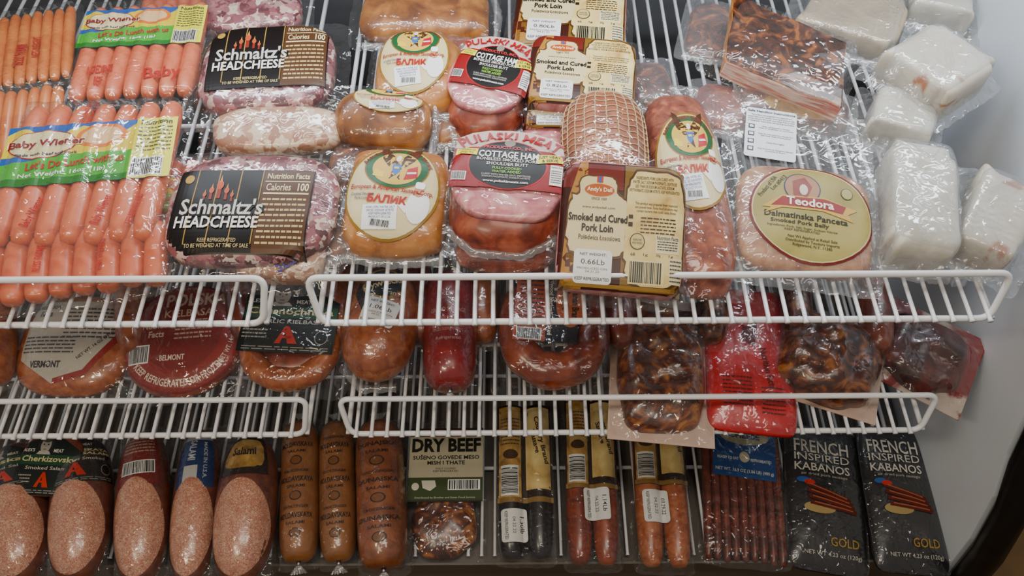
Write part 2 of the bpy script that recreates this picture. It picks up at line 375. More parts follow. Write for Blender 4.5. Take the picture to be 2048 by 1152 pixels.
# ---------------------------------------------------------------- label designs
def lb_head(it,w,h):
    L=LB(it,w,h); L.rect(0,0,1,1,'#140D0B',0)
    for x in (-.36,-.2,-.04,.12): L.rect(x,.05,.008,.9,'#B08A3C',1)
    L.rect(.31,0,.36,.98,'#54341C',1)
    L.text('Nutrition Facts',.31,.42,.31,.07,'#E6D9A8',2,.02); L.text('Calories',.25,.28,.18,.09,'#E6D9A8',2,.01); L.text('100',.43,.28,.08,.1,'#F0E6B8',2,.02)
    L.rect(.31,.35,.33,.012,'#E6D9A8',2); L.rect(.31,.2,.33,.02,'#E6D9A8',2); L.lines(.31,-.13,.32,.58,9,'#C9B27A',2)
    for x,y,s in ((-.18,.28,1),(-.235,.22,.7),(-.125,.22,.7),(-.28,.17,.5),(-.08,.17,.5)):
        L.rect(x,y-.07*s,.03*s,.15*s,'#8C2A1C',2); L.ell(x,y+.02*s,.026*s,.055*s,'#C2542C',3,12); L.poly([(x-.01*s,y+.06*s),(x+.01*s,y+.06*s),(x,y+.15*s)],'#D9A24A',3)
    L.text("Schmaltz's",-.13,.02,.62,.21,'#15100E',3,.06); L.text("Schmaltz's",-.135,.03,.6,.195,'#D4D0C8',5,.02)
    L.text('HEADCHEESE',-.15,-.155,.6,.14,'#F4F2EE',5,.025)
    L.text('KEEP REFRIGERATED\nTO BE WEIGHED AT TIME OF SALE',-.12,-.39,.46,.1,'#D8C48A',3,.005)
    L.ell(-.42,.38,.035,.055,'#B8923C',2,16); return L
def eagle(L,x,y,s,c='#4A2C14'):
    L.poly([(x+a*s,y+b*s) for a,b in ((0,.12),(.1,.2),(.3,.42),(.45,.5),(.42,.3),(.34,.12),(.2,-.02),(.08,-.1),(.12,-.32),(0,-.22),(-.12,-.32),(-.08,-.1),(-.2,-.02),(-.34,.12),(-.42,.3),(-.45,.5),(-.3,.42),(-.1,.2))],c,4)
    L.ell(x,y+.16*s,.06*s,.08*s,'#EDE8DC',5,12); L.poly([(x-.1*s,y+.02*s),(x+.1*s,y+.02*s),(x+.08*s,y-.14*s),(x,y-.22*s),(x-.08*s,y-.14*s)],'#2B6CC4',5)
    L.rect(x,y-.06*s,.1*s,.05*s,'#E8C83A',6)
def lb_balik(it,w,h,chef=True):
    L=LB(it,w,h); L.ell(0,0,.5,.5,'#96701C',0); L.ell(0,0,.478,.478,'#DCCB98',1); L.ell(0,.23,.35,.235,'#8E6A20',2); L.ell(0,.23,.335,.22,'#1F5C34',3); L.ell(0,.22,.26,.18,'#D9B24E',4)
    eagle(L,0,.25,.5); 
    L.poly([(.1,.1),(.24,.14),(.22,.26),(.12,.22)],'#B8202A',5); L.rect(.17,.18,.1,.02,'#F0F0F0',6,12); L.poly([(-.24,.12),(-.12,.1),(-.12,.16),(-.23,.2)],'#E8C83A',5)
    L.arc('BABUSHKA FAMILY SECRET RECIPE',0,0,.44,.44,90,110,.04,'#7A2A14',4,.02)
    L.text('European & American Sausage Corp.',0,-.01,.88,.065,'#A81414',6,.015)
    L.text('БАЛИК',-.02,-.115,.42,.085,'#B81410',6,.04); L.text('Cooked Smoked\nPork Loin',-.3,-.1,.24,.07,'#2A3A6C',6,.01)
    if chef:
        L.ell(.31,-.15,.12,.17,'#F5F5F2',4,20); L.ell(.29,.0,.055,.055,'#C98A64',5,16); L.rrect(.29,.065,.1,.07,'#FFFFFF',6,.3); L.ell(.29,-.02,.02,.008,'#5A2A18',6,8); L.poly([(.2,-.12),(.1,-.16),(.2,-.24)],'#F5F5F2',4)
    L.rect(-.06,-.29,.36,.24,'#F4F4F4',4,8); L.text('PORK LOIN, WATER, SALT\nSPICES, SODIUM NITRITE\nKEEP REFRIGERATED\nPRODUCT OF U.S.A.',-.06,-.25,.3,.12,'#2A3A8C',5,.0,8); L.bar(-.04,-.355,.2,.06,5)
    return L
def lb_pul(it,w,h):
    L=LB(it,w,h); L.rect(0,-.14,1,.60,'#8E0E12',0); L.poly([(-.5,.16),(-.47,.33),(-.36,.42),(-.2,.48),(0,.5),(.2,.48),(.36,.42),(.47,.33),(.5,.16)],'#D0B4AC',0)
    L.rect(-.36,-.3,.26,.3,'#8E0E12',1); L.ell(0,-.09,.36,.37,'#B21818',1); L.ell(0,-.09,.345,.355,'#120D0B',2)
    L.ell(0,.235,.05,.055,'#8A8478',3,20)
    L.arc('PULASKI MEAT',0,-.5,.82,.88,90,68,.15,'#A80C10',5,.02)
    L.text('PRODUCTS CO., INC.',0,.155,.46,.055,'#E03030',5,.02); L.text('COTTAGE HAM',0,.05,.54,.1,'#F4F4F0',5,.03)
    L.text('BONELESS SMOKED PORK\nSHOULDER BUTT',0,-.06,.56,.11,'#E4E0D8',5,.01); L.text('FULLY COOKED\nWATER ADDED',0,-.18,.26,.09,'#8CC43C',5,.02)
    L.text('CURED WITH WATER, SALT, DEXTROSE,\nSODIUM PHOSPHATE, SODIUM NITRITE',0,-.275,.44,.06,'#C9C4BC',5,0); L.text('www.pulaskimeats.com',0,-.355,.4,.045,'#F0F0EC',5,.02)
    L.rect(.37,.04,.24,.13,'#F0E23A',5,10); L.text('JUST HEAT\n& SERVE',.37,.04,.2,.1,'#1A1A1A',6,.02,10)
    L.rect(-.38,.08,.2,.1,'#F0E23A',5,-6); L.text('CONTAINS NO\nADDED MSG',-.38,.08,.16,.07,'#1A1A1A',6,0,-6)
    L.rect(.44,-.2,.11,.3,'#F2EFE8',4); L.text('Nutrition Facts',.44,-.08,.1,.03,'#111111',5,.01); L.lines(.44,-.22,.09,.2,6,'#444444',5)
    L.bar(-.42,-.3,.12,.11,4); return L
def sticker(L,x,y,w,h,wt,lv=4):
    L.rrect(x,y,w,h,'#E8E8E4',lv); L.text('NET WEIGHT:',x,y+.36*h,w*.7,h*.08,'#222222',lv+1,.01); L.text(wt,x,y+.14*h,w*.62,h*.15,'#222222',lv+1,0)
    L.text('PRODUCED ON:\n04.21.22',x,y-.1*h,w*.8,h*.15,'#333333',lv+1,0); L.text('KEEP REFRIGERATED',x,y-.36*h,w*.9,h*.1,'#222222',lv+1,.01); return L
def sc_poly(rx,ry,n,amp,x=0,y=0,sd=1):
    P=[]
    for i in range(n):
        a=2*math.pi*i/n; c,s=math.cos(a),math.sin(a); k=1+amp*nz(i*.7,sd); P.append((x+rx*k*math.copysign(abs(c)**.5,c),y+ry*k*math.copysign(abs(s)**.5,s)))
    return P
def lb_loin(it,w,h,wt='0.66Lb'):
    L=LB(it,w,h); L.rect(0,0,1,1,'#3A140A',0); L.rect(.25,0,.5,.98,'#7A5A1C',1); L.rect(-.25,.38,.48,.2,'#6A1C10',1); L.rect(-.38,-.36,.22,.25,'#4A180C',1)
    L.poly([(-.47,-.5),(-.3,-.5),(-.3,.5),(-.36,.5),(-.44,.2)],'#A8762C',1)
    L.poly(sc_poly(.245,.47,44,.09,.25,0,5),'#4C3010',2); L.poly(sc_poly(.232,.45,44,.09,.25,0,5),M_parch,3)
    L.poly(sc_poly(.25,.27,40,.1,-.2,.0,9),'#5A3610',2); L.poly(sc_poly(.238,.25,40,.1,-.2,.0,9),'#DDCB98',3); 
    L.poly(sc_poly(.16,.13,30,.1,-.21,.26,3),'#5A3610',2); L.poly(sc_poly(.148,.12,30,.1,-.21,.26,3),'#DCC994',3)
    L.ell(-.2,.27,.12,.05,'#B8540C',4,20); L.text("Andy's Dell",-.2,.27,.2,.045,'#FFF4D8',5,.02); L.rect(-.2,.355,.05,.05,'#C9321C',4); L.rect(-.2,.355,.02,.05,'#2B5CA8',5)
    L.text('SINCE 1959',-.2,.2,.12,.022,'#222222',4,.01); L.text('www.andysdell.com',-.2,.13,.26,.025,'#222222',4,.005)
    L.text('Smoked and Cured',-.2,.05,.47,.062,'#15100C',5,.035); L.text('Pork Loin',-.2,-.03,.25,.062,'#15100C',5,.035); L.text('Polędwica Łososiowa',-.18,-.11,.33,.05,'#3A2A18',5,.01)
    L.text('INGREDIENTS: PORK LOIN CURED WITH\nWATER, SALT, SODIUM PHOSPHATE, DEXTROSE\nLESS THAN 2% SODIUM LACTATE, SODIUM\nERYTHORBATE, SODIUM NITRITE. KEEP REFRIGERATED',.24,.34,.4,.13,'#241A0C',4,0.01)
    L.text('This product was prepared from inspected\nand passed meat. Some food products may\ncontain bacteria that could cause illness',.26,.16,.34,.08,'#241A0C',4,0.01)
    L.lines(.28,.02,.28,.14,5,'#3A2A14',4); L.rect(.06,.02,.035,.035,'#2A1C0C',4);L.rect(.06,.08,.035,.03,'#2A1C0C',4)
    L.ell(.12,-.11,.06,.065,'#2A2010',4,24); L.ell(.12,-.11,.053,.058,'#CDB878',5,24); L.text('INSPECTED\nAND PASSED',.12,-.11,.08,.04,'#2A2010',6)
    L.rect(.36,-.12,.19,.14,'#E0D4A8',4); L.text('Nutrition Facts',.36,-.07,.17,.03,'#111111',5,.01); L.lines(.36,-.13,.16,.08,4,'#333333',5)
    for i in range(4): L.text(('68','1g','30g','1g')[i],.09+i*.1,-.21,.035,.025,'#222222',4,.01)
    L.bar(.2,-.345,.26,.16,4,bg='#E0CE90'); L.rect(.43,-.32,.1,.2,'#E0D4A8',4); L.lines(.43,-.32,.09,.18,6,'#444444',5)
    L.rect(0,-.47,.95,.03,'#98742C',3)
    sticker(L,-.22,-.33,.3,.26,wt,5); return L
def lb_teo(it,w,h):
    L=LB(it,w,h); L.ell(0,0,.5,.5,'#6C1414',0); L.ell(0,0,.482,.48,'#C9BE84',1); L.ell(0,0,.47,.465,M_olive,2)
    L.ell(-.08,.24,.15,.16,'#1C2C4A',3,24); L.ell(-.08,.24,.14,.15,'#A87A58',4,24); L.poly([(-.16,.3),(-.06,.36),(0,.26),(-.04,.14),(-.15,.15)],'#8A3A2C',5); L.ell(-.07,.22,.035,.06,'#D9C9B4',6,10)
    L.poly([(-.4,.0),(-.24,.14),(.1,.16),(.36,.08),(.28,.02),(.33,-.05),(.08,.02),(-.24,.01),(-.38,-.06),(-.33,.0)],'#C9A044',5)
    L.poly([(-.33,.02),(-.24,.125),(.1,.145),(.27,.1),(.24,.02),(.08,.04),(-.24,.03)],'#8E1410',6); L.text('Teodora',-.02,.087,.38,.085,'#F4EEDC',8,.03)
    L.text('Dalmatinska Panceta',-.05,-.06,.66,.06,'#1E1C10',4,.02); L.text('Smoked Pork Belly',-.1,-.13,.46,.05,'#2A2818',4,.02)
    L.text('Ingredients: Pork, Salt, Sugar, Sodium Nitrite\nKEEP REFRIGERATED',-.08,-.19,.55,.05,'#3A3820',4,.01); L.text('Net Wt Applied at Retail Sale\nDistributed by Teodora Imports\nRidgewood, N.Y. 11385',0,-.31,.42,.11,'#2A2818',4,.01)
    L.textr('Product of USA',-.36,.22,.26,.04,'#2A2818',4,.01,60); L.textr('Lot #0412',-.27,.27,.2,.04,'#2A2818',4,.01,55)
    L.ell(.28,.24,.05,.06,'#3A3820',4,18); L.ell(.28,.24,.044,.053,'#B0A464',5,18); return L
def lb_safe(it,w,h):
    L=LB(it,w,h); L.rrect(0,0,1,1,'#E8EAEE',0,.06); L.text('Safe Handling Instructions',0,.43,.94,.06,'#1E2A4A',1,.03)
    L.text('This product was prepared from inspected and\npassed meat and/or poultry. Some food products may\ncontain bacteria that could cause illness if the product\nis mishandled. Follow these safe handling instructions.',0,.29,.92,.17,'#333344',1,0.01)
    for i,s in enumerate(('Keep refrigerated or frozen.\nThaw in refrigerator or microwave.','Keep raw meat and poultry separate from\nother foods. Wash working surfaces','Cook thoroughly.','Keep hot foods hot. Refrigerate leftovers\nimmediately or discard.')):
        y=.11-i*.15; L.rect(-.38,y,.12,.09,'#333344',1); L.rect(-.38,y,.08,.05,'#E8EAEE',2); L.text(s,.1,y,.68 if '\n' in s else .36,.07 if '\n' in s else .04,'#333344',1,.01)
    return L
def lb_wien(it,w,h):
    L=LB(it,w,h); L.rect(0,0,1,1,'#1E5CB0',0)
    P=[(-.5,-.02)]+[(-.5+i/16,.36+.1*math.sin(i*1.1)) for i in range(17)]+[(.5,-.02)]
    L.poly(P,'#E8CC20',1); L.ell(-.28,.17,.2,.24,'#A81C14',2); L.ell(-.28,.17,.19,.225,'#EFE0A8',3); L.ell(.06,.26,.15,.2,'#E87A18',2); L.ell(.06,.26,.12,.15,'#F0C490',3)
    L.poly([(-.5,-.5),(.26,-.5),(.26,-.02),(-.1,-.02),(-.5,-.14)],'#48B02C',2); L.poly([(-.5,-.5),(.26,-.5),(.26,-.4),(-.5,-.38)],'#1E7A1C',3)
    L.text('Baby Wiener',-.25,.17,.46,.17,'#F6F0D0',5,.09,2); L.text('Baby Wiener',-.25,.17,.44,.15,'#8A1410',7,.03,2); L.text('made with beef and pork',-.24,.0,.36,.06,'#1C2C5C',5,.02)
    L.text("Let's Do Lunch with us",-.06,-.16,.56,.13,'#C8101A',6,.02,3); L.text('Net Weight: 16oz (1lb)',-.12,-.33,.5,.09,'#FFFFFF',6,.02,2)
    L.rect(.38,0,.24,1,'#E8E030',3); L.text('Nutrition',.38,.42,.18,.08,'#222222',5,.02); L.lines(.38,.14,.2,.44,7,'#4A4A20',4); L.bar(.36,-.32,.17,.26,4); return L
def lb_alex(it,w,h,title,sub,bg='#18201C',face=True):
    L=LB(it,w,h); L.poly([(-.5,-.45),(.5,-.45),(.5,.2),(.2,.36),(-.1,.5),(-.3,.36),(-.5,.3)],bg,0)
    if face:
        L.ell(-.12,.3,.13,.17,'#2A2A28',1,20); L.ell(-.12,.28,.085,.12,'#A8A296',2,20); L.ell(-.12,.38,.09,.06,'#4A4640',3,16)
        L.ell(-.155,.29,.014,.012,'#222222',4,8); L.ell(-.085,.29,.014,.012,'#222222',4,8); L.poly([(-.13,.27),(-.11,.27),(-.12,.25)],'#7A746A',4); L.rect(-.12,.215,.05,.01,'#6A4A44',4); L.poly([(-.24,.14),(0,.14),(-.04,.19),(-.2,.19)],'#B9B4AA',2)
    L.text("ALEX'S",-.38,.2,.2,.05,'#E4E0D4',2,.02); L.text('MEAT',.12,.2,.16,.05,'#E4E0D4',2,.02)
    L.rect(0,.06,.98,.15,'#1C4A2C' if bg=='#18201C' else '#3A2A20',1); L.text(title,0,.06,.9,.11,'#D8CC98',3,.02); L.text(sub,0,-.06,.7,.05,'#C8C4B8',2,.01)
    L.poly([(-.12,-.34),(-.03,-.12),(.0,-.12),(-.06,-.34)],'#C8301C',3); L.poly([(.02,-.34),(-.03,-.16),(.01,-.12),(.12,-.34),(.07,-.34)],'#C8301C',3); L.rect(0,-.26,.1,.03,'#C8301C',3)
    L.lines(-.34,-.22,.26,.14,3,'#A8A498',2); L.ell(.36,-.25,.07,.09,'#A8A498',2,20); L.ell(.36,-.25,.062,.08,bg,3,20); L.lines(0,-.4,.9,.06,2,'#98948A',2); return L
# ---------------------------------------------------------------- STRUCTURE
def struct(name,V,F,m,smooth=False):
    o=obj(name,mkmesh(name,V,F,[m],None,smooth)); o['kind']='structure'; return o
M_pan=nmat('white_case_panel',[(.3,'#D6DFEA'),(.7,'#E2E9F2')],scale=3,rough=.35,bump=.02)
M_pand=nmat('case_back_panel',[(.3,'#3A3C40'),(.7,'#4A4C50')],scale=3,rough=.5,bump=.02)
M_gask=nmat('black_rubber_trim',[(.3,'#060606'),(.7,'#101010')],scale=30,rough=.35,bump=.05)
M_floor=nmat('tan_floor_tile',[(.3,'#5A4224'),(.7,'#7A5C34')],scale=6,rough=.5,bump=.05)
M_deck=nmat('grey_base_deck',[(.3,'#4A443C'),(.7,'#5E564C')],scale=4,rough=.5,bump=.03)
def prism(prof,x0,x1):
    n=len(prof); V=[(x0,y,z) for y,z in prof]+[(x1,y,z) for y,z in prof]
    F=[tuple(range(n))[::-1],tuple(range(n,2*n))]+[(i,(i+1)%n,n+(i+1)%n,n+i) for i in range(n)]; return V,F
edge=[(.60,1.25),(.655,1.0),(.69,.80),(.702,.70),(.705,.62),(.685,.53),(.655,.45),(.637,.34),(.632,.216),(.63,.10),(.63,.002)]
V,F=prism(edge+[(1.5,.002),(1.5,1.25)],.79,.83); struct('wall_right',V,F,M_pan)
V,F=prism(edge+[(1.5,.002),(1.5,1.25)],-1.44,-1.40); struct('wall_left',V,F,M_pan)
V=[];F=[]; tube(V,F,[(.812,y-.024,z) for y,z in edge],.026,10); struct('trim_1',V,F,M_gask,True)
V,F=prism([(1.46,.002),(1.5,.002),(1.5,1.5),(1.46,1.5)],-1.40,.79); struct('wall_back',V,F,M_pand)
V,F=prism([(-2.7,-.05),(3,-.05),(3,0),(-2.7,0)],-3,3); struct('floor',V,F,M_floor)
def onp(sh,x,s,l): p=SH[sh]+SD*s+SN*l; return Vector((x,p.y,p.z))
def boxs(sh,x0,x1,s0,s1,l0,l1,V,F):
    b=len(V)
    for x in (x0,x1):
        for s,l in ((s0,l0),(s1,l0),(s1,l1),(s0,l1)): V.append(onp(sh,x,s,l))
    for f in ((3,2,1,0),(4,5,6,7),(0,1,5,4),(1,2,6,5),(2,3,7,6),(3,0,4,7)): F.append(tuple(b+i for i in f))
V=[];F=[]; boxs(3,-1.39,.785,-.022,.78,-.030,-.022,V,F); boxs(3,-1.39,.785,-.026,-.022,-.06,.004,V,F)
o=obj('base_pan',mkmesh('base_pan',V,F,[M_deck],None,False)); o['label']='grey metal base pan at the bottom of the refrigerated case'; o['category']='case pan'
V=[(-1.39,.66,.001),(.785,.66,.001),(.785,1.4,.001),(-1.39,1.4,.001),(-1.39,.66,.19),(.785,.66,.19),(.785,1.4,.35),(-1.39,1.4,.35)]
F=[(3,2,1,0),(4,5,6,7),(0,1,5,4),(1,2,6,5),(2,3,7,6),(3,0,4,7)]
obj('plinth',mkmesh('plinth',V,F,[M_deck],None,False),o)
def wire_shelf(sh,x0,x1,dep,rail,label):
    r=obj('wire_shelf',None); r.location=((x0+x1)/2,SH[sh].y,SH[sh].z); r['label']=label; r['category']='wire shelf'; r['group']='white wire shelves'
    off=Vector(r.location); V=[];F=[]; k=x0+.022
    while k<x1-.012:
        tube(V,F,[onp(sh,k,-.009,-.0035)-off,onp(sh,k,-.006,-.0032)-off,onp(sh,k,dep,-.0032)-off],.0031,6,rf=lambda f:.0042 if f<.3 else .0031); k+=.0245
    for s in (.16,.36,dep): tube(V,F,[onp(sh,x0+.008,s,-.0105)-off,onp(sh,x1-.008,s,-.0105)-off],.004,8)
    for x in (x0+.008,x1-.008): tube(V,F,[onp(sh,x,0,-.0105)-off,onp(sh,x,dep,-.0105)-off],.004,8)
    obj('wire_deck',mkmesh('wire_deck',V,F,[M_wire]),r)
    if rail:
        pts=[]; V=[];F=[]; R=.017
        C=[(x0+.012,0),(x1-.012,0),(x1,1),(x0,1)]
        hgt=Vector((0,.02,.065)); base=onp(sh,0,0,-.0105)
        P3=[Vector((c[0],base.y,base.z))+hgt*c[1] for c in C]
        for i in range(4):
            p=P3[i];a=(P3[i-1]-p).normalized();b=(P3[(i+1)%4]-p).normalized()
            for q in range(7):
                t=q/6; pts.append((p+a*R)*(1-t)**2+p*2*t*(1-t)+(p+b*R)*t*t-off)
        tube(V,F,pts,.0046,10,closed=True); obj('front_rail',mkmesh('front_rail',V,F,[M_wire]),r)
wire_shelf(1,-.268,.652,.68,True,'white coated wire shelf loaded with smoked hams and white fat blocks')
wire_shelf(1,-1.38,-.322,.68,True,'white coated wire shelf loaded with wieners and headcheese packs')
wire_shelf(2,-.272,.664,.66,True,'white coated wire shelf holding sausages and a red pouch')
wire_shelf(2,-1.38,-.322,.66,True,'white coated wire shelf holding kielbasa and round red packs')
wire_shelf(3,-1.38,.76,.70,False,'white wire deck under the salami and kabanos packs')
# ---------------------------------------------------------------- PRODUCTS
def wiener_pack(sh,cx,cy,w,h,ang,l0,l1,n,mat,label,band=None,grp='wiener packs',filmx=.012,nr=1,lines=None):
    R=(w/FPX*1.05)/n/2*.98
    it=place('wiener_pack',label,'sausage pack',sh,cx,cy,w,h,ang,l0,l1,2*R,grp); R=it.U/n/2*.99; it.t=2*R
    V,F=lathe(R*1.02,it.hh*.98,5,14,14); me=mkmesh('wiener',V,F,[mat])
    for i in range(n):
        o=obj('wiener',me,it.root); o.location=((i+.5-n/2)*2*R,random.uniform(-.003,.003),0)
    def S(u,v,e=0):
        q=(u/(2*R)+(n/2))%1-.5; return Vector((u,v,R+R*math.sqrt(max(.74,1-(2*q)**2))+.0012+e))
    S.a=it.hw;S.b=it.hh;S.t=2*R;S.rho=lambda u,v:max(abs(u/it.hw),abs(v/it.hh))
    it.S=S
    if band: 
        bx,by,bw,bh,ba=band; put(it,lb_wien(it,bw,bh),bx,by,ba,'paper_band',sub=.004)
    if lines:
        for (tx,x,y,fw,fh,c,rot) in lines:
            L=LB(it,fw,fh); L.text(tx,0,0,1,1,c,0,.02); put(it,L,x,y,rot,'film_print')
    add_film(it,filmx,.014,e=.003,wr=.004); return it
redl=[("Baby Wiener",-70,85,70,18,'#C01810',78),("Baby Wiener",60,85,70,18,'#C01810',80),("INGREDIENTS: BEEF,\nPORK, WATER, SALT",-20,-105,60,22,'#B02010',82),("KEEP REFRIGERATED",120,85,70,10,'#C01810',80)]
wiener_pack(1,60,100,175,140,-4,.012,.012,8,M_wien2,'orange wieners in a shiny clear pack',None,lines=[("NET WEIGHT",20,10,60,10,'#B82018',90),("BLISS FARMS",-10,20,60,14,'#B82018',85)])
wiener_pack(1,40,255,165,150,-6,.012,.035,7,M_wien2,'orange wieners in clear film stacked below another pack',None)
wiener_pack(1,5,372,110,110,-6,.002,.03,5,M_wien,'pink wieners in clear film beside a banded pack',None)
wiener_pack(1,-20,480,120,120,-6,.0,.02,5,M_wien,'pink wieners in clear film beside a banded pack',None)
wiener_pack(1,385,0,190,100,-8,.0,.0,8,M_wien,'pink wieners in clear film at the back of the shelf',None)
wiener_pack(1,285,108,240,180,-10,.012,.016,7,M_wien,'baby wieners in film with blue and green paper band',(0,-35,245,75,0),lines=[("Baby",60,58,70,26,'#C01810',5),("INGREDIENTS:\nBEEF",-60,55,50,36,'#C01810',5)])
wiener_pack(1,345,420,120,190,-14,.0,.01,4,M_wien,'baby wieners with green band partly under another pack',(0,-20,122,75,0))
wiener_pack(1,150,530,370,125,-4,.002,.012,8,M_wien,'pink wieners under wrinkled film against the shelf rail',None,lines=[("BLISS FARMS",-60,-10,60,12,'#C8281C',85),("BABY WIENERS",60,0,70,12,'#C8281C',85)])
wiener_pack(1,180,352,325,268,-13,.022,.03,7,M_wien,'baby wieners with yellow, blue and green paper band',(0,-25,338,118,3),lines=redl)
def headcheese(cx,cy,w,h,ang,l0,l1,label,lab=None,mat=M_head,mg=.022,cut=True):
    it=place('headcheese_pack',label,'meat pack',1,cx,cy,w,h,ang,l0,l1,.03,'headcheese packs'); add_slab(it,mat,n=3.2,k=5,outl=.03,amp=.0006,name='headcheese')
    if lab: lx,ly,lw,lh,la=lab; put(it,lb_head(it,lw,lh),lx,ly,la,**OUT)
    add_film(it,mg,mg*.8,wr=.005); return it
headcheese(500,20,200,90,-4,.0,.0,'headcheese in clear film at the back of the shelf')
headcheese(555,262,260,90,-4,.004,.02,'pale headcheese slices in clear film between two packs',mat=M_headp)
headcheese(535,140,270,165,-5,.02,.03,'headcheese in clear film with black and gold label',(5,-10,235,122,0))
it=headcheese(560,500,180,120,-10,.0,.01,'headcheese in clear film with purple stamped letters',None,M_headp); L=LB(it,40,20); L.text('SEL',0,0,1,1,M_purp,0,.02); put(it,L,25,38,35,'stamped_print',e0=.005)
headcheese(505,420,335,212,-8,.026,.034,'mottled headcheese slab with black and gold label',(-14,18,272,158,-2))
def balik(cx,cy,w,h,ang,l0,l1,label,lab,mat=M_bal,n=3.4,t=.042):
    it=place('smoked_loin_pack',label,'smoked meat',1,cx,cy,w,h,ang,l0,l1,t,'smoked pork loin chunks'); add_slab(it,mat,n=n,k=3.2,amp=.002,outl=.04,name='smoked_loin')
    if lab: lx,ly,lw,lh,la=lab; put(it,lb_balik(it,lw,lh),lx,ly,la,**OUT)
    add_film(it,.014,.012,wr=.005); W,H=it.hw,it.hh
    ruffle(it,[(-W*.9,-H*1.02),(0,-H*1.1),(W*.9,-H*1.02)],.006); ruffle(it,[(W*1.05,-H*.9),(W*1.1,0),(W*1.0,H*.8)],.008,.012); return it
def under(name,cat,label,cx,cy,w,h,ang,mat,film=FILM,l1=.0,t=.02,mg=.012):
    it=place(name,label,cat,1,cx,cy,w,h,ang,0,l1,t,'lower layer meat packs'); add_slab(it,mat,n=3.5,k=3,amp=.002,outl=.05); add_film(it,mg,mg,film,wr=.005); W,H=it.hw,it.hh; ruffle(it,[(-W*.9,-H*1.02),(0,-H*1.08),(W*.9,-H*1.02)],.006); return it
under('meat_pack','meat pack','dark smoked meat under golden loin packs',700,330,90,90,-8,M_dark)
under('meat_pack','meat pack','brown smoked meat peeking between ham and loin',905,245,90,80,10,M_bald)
under('meat_pack','meat pack','pink ham slice in clear film beside netted roll',1090,285,100,80,0,M_ham)
under('meat_pack','meat pack','dark smoked meat under the back row packs',900,90,110,110,0,M_hamd)
under('meat_pack','meat pack','brown smoked meat beside the long loin',1300,170,90,90,8,M_dark,FILMH)
under('meat_pack','meat pack','smoked bacon in hazy bag beside long loin',1440,215,110,90,-8,M_hamd,FILMH)
under('meat_pack','meat pack','smoked bacon in hazy bag at the back',1420,60,90,110,-8,M_dark,FILMH)
under('meat_pack','meat pack','brown smoked loin below oval label pack',690,480,90,60,10,M_bald,FILMH)
balik(850,25,270,105,-3,.0,.01,'dark smoked loin in film at the back of the shelf',None,M_bald)
balik(835,142,170,150,-4,.015,.02,'smoked pork loin with round cream label',(-5,-8,140,140,0))
balik(765,240,195,118,-8,.0,.03,'golden brown smoked loin with eagle label on top',(10,-35,140,66,0),M_bald,2.8)
balik(792,402,212,208,-6,.002,.02,'golden smoked pork loin with oval cream eagle label',(-4,-2,188,188,-6),n=4.5)
def cottage(cx,cy,w,h,ang,l0,l1,label,lab):
    it=place('cottage_ham_pack',label,'ham',1,cx,cy,w,h,ang,l0,l1,.05,'cottage hams'); add_slab(it,M_hamd,n=2.3,k=2.6,amp=.002,outl=.06,name='ham_rind')
    add_slab(it,M_ham,a=it.hw*.97,b=it.hh*.80,t=.0125,n=2.2,k=5,amp=.0006,outl=.05,name='cut_face',cv=it.hh*.12,oz=.0415)
    lx,ly,lw,lh,la=lab; top=it.S
    def SL(u,v,e=0): return Vector((u,v,max(.046,top(u,v,0).z)+e))
    put(it,lb_pul(it,lw,lh),lx,ly,la,S=SL,e0=.0035)
    add_film(it,.004,.006,e=.002); W,H=it.hw,it.hh; ruffle(it,[(-W*.95,-H*.55),(-W*.5,-H*.98),(W*.3,-H*1.02),(W*.98,-H*.6)],.012,.014); return it
cottage(978,190,165,180,-12,.0,.01,'cottage ham with red and black label over dark rind',(5,-35,155,118,-4))
it=place('ham_pack','dark rind ham underneath a labelled cottage ham','ham',1,1010,500,200,80,0,0,.005,.03,'cottage hams'); add_slab(it,M_hamd,n=2.4,k=2.6,name='ham_rind'); add_film(it,.006,.006)
cottage(1014,397,242,205,-3,.03,.035,'cottage ham with pink cut face and red label',(0,-46,222,134,-3))
def plab(cx,cy,w,h,ang,l0,l1,label,wt,lab=None):
    it=place('pork_loin_pack',label,'meat pack',1,cx,cy,w,h,ang,l0,l1,.026,'labelled pork loin packs'); add_slab(it,M_ham,n=7,k=7,amp=.0008,name='pork_loin',a=it.hw*.98,b=it.hh*.98)
    put(it,lb_loin(it,w*.97,h*.95,wt),0,0,0,**OUT); add_film(it,.012,.014,wr=.005); return it
plab(1140,30,225,160,-3,.02,.02,'smoked pork loin in parchment-style label at the back','0.80Lb')
plab(1150,228,215,80,0,.0,.01,'smoked pork loin pack lying under a similar pack','0.74Lb')
plab(1163,153,218,142,-4,.028,.04,'smoked pork loin with parchment-style label and weight sticker','0.82Lb')
it=place('netted_ham_roll','brown ham roll in white cotton netting','ham',1,1208,300,172,200,2,.0,.0,.075,None); add_chub(it,M_roll,b=it.hh,n=3.2,name='ham_roll',sq=.62); S=it.S; V=[];F=[]
for i in range(-5,6):
    tube(V,F,[S(i*it.hw*.26+.0012*(j%2),-it.hh*.97+j*it.hh*1.94/40,.0008) for j in range(41)],.0010,5)
for j in range(-8,9):
    tube(V,F,[S(it.hw*(-1.5+i*3/30),j*it.hh*.118+.002*math.sin(i*1.2),.0008) for i in range(31)],.0010,5)
obj('netting',mkmesh('netting',V,F,[M_net]),it.root); add_film(it,.006,.006,S=it.H)
it=place('smoked_loin_pack','long reddish brown smoked loin with eagle label','smoked meat',1,1378,378,150,400,8,.0,.0,.05,'smoked pork loin chunks'); add_slab(it,M_loin,n=3.4,k=2.6,amp=.003,outl=.03,name='smoked_loin')
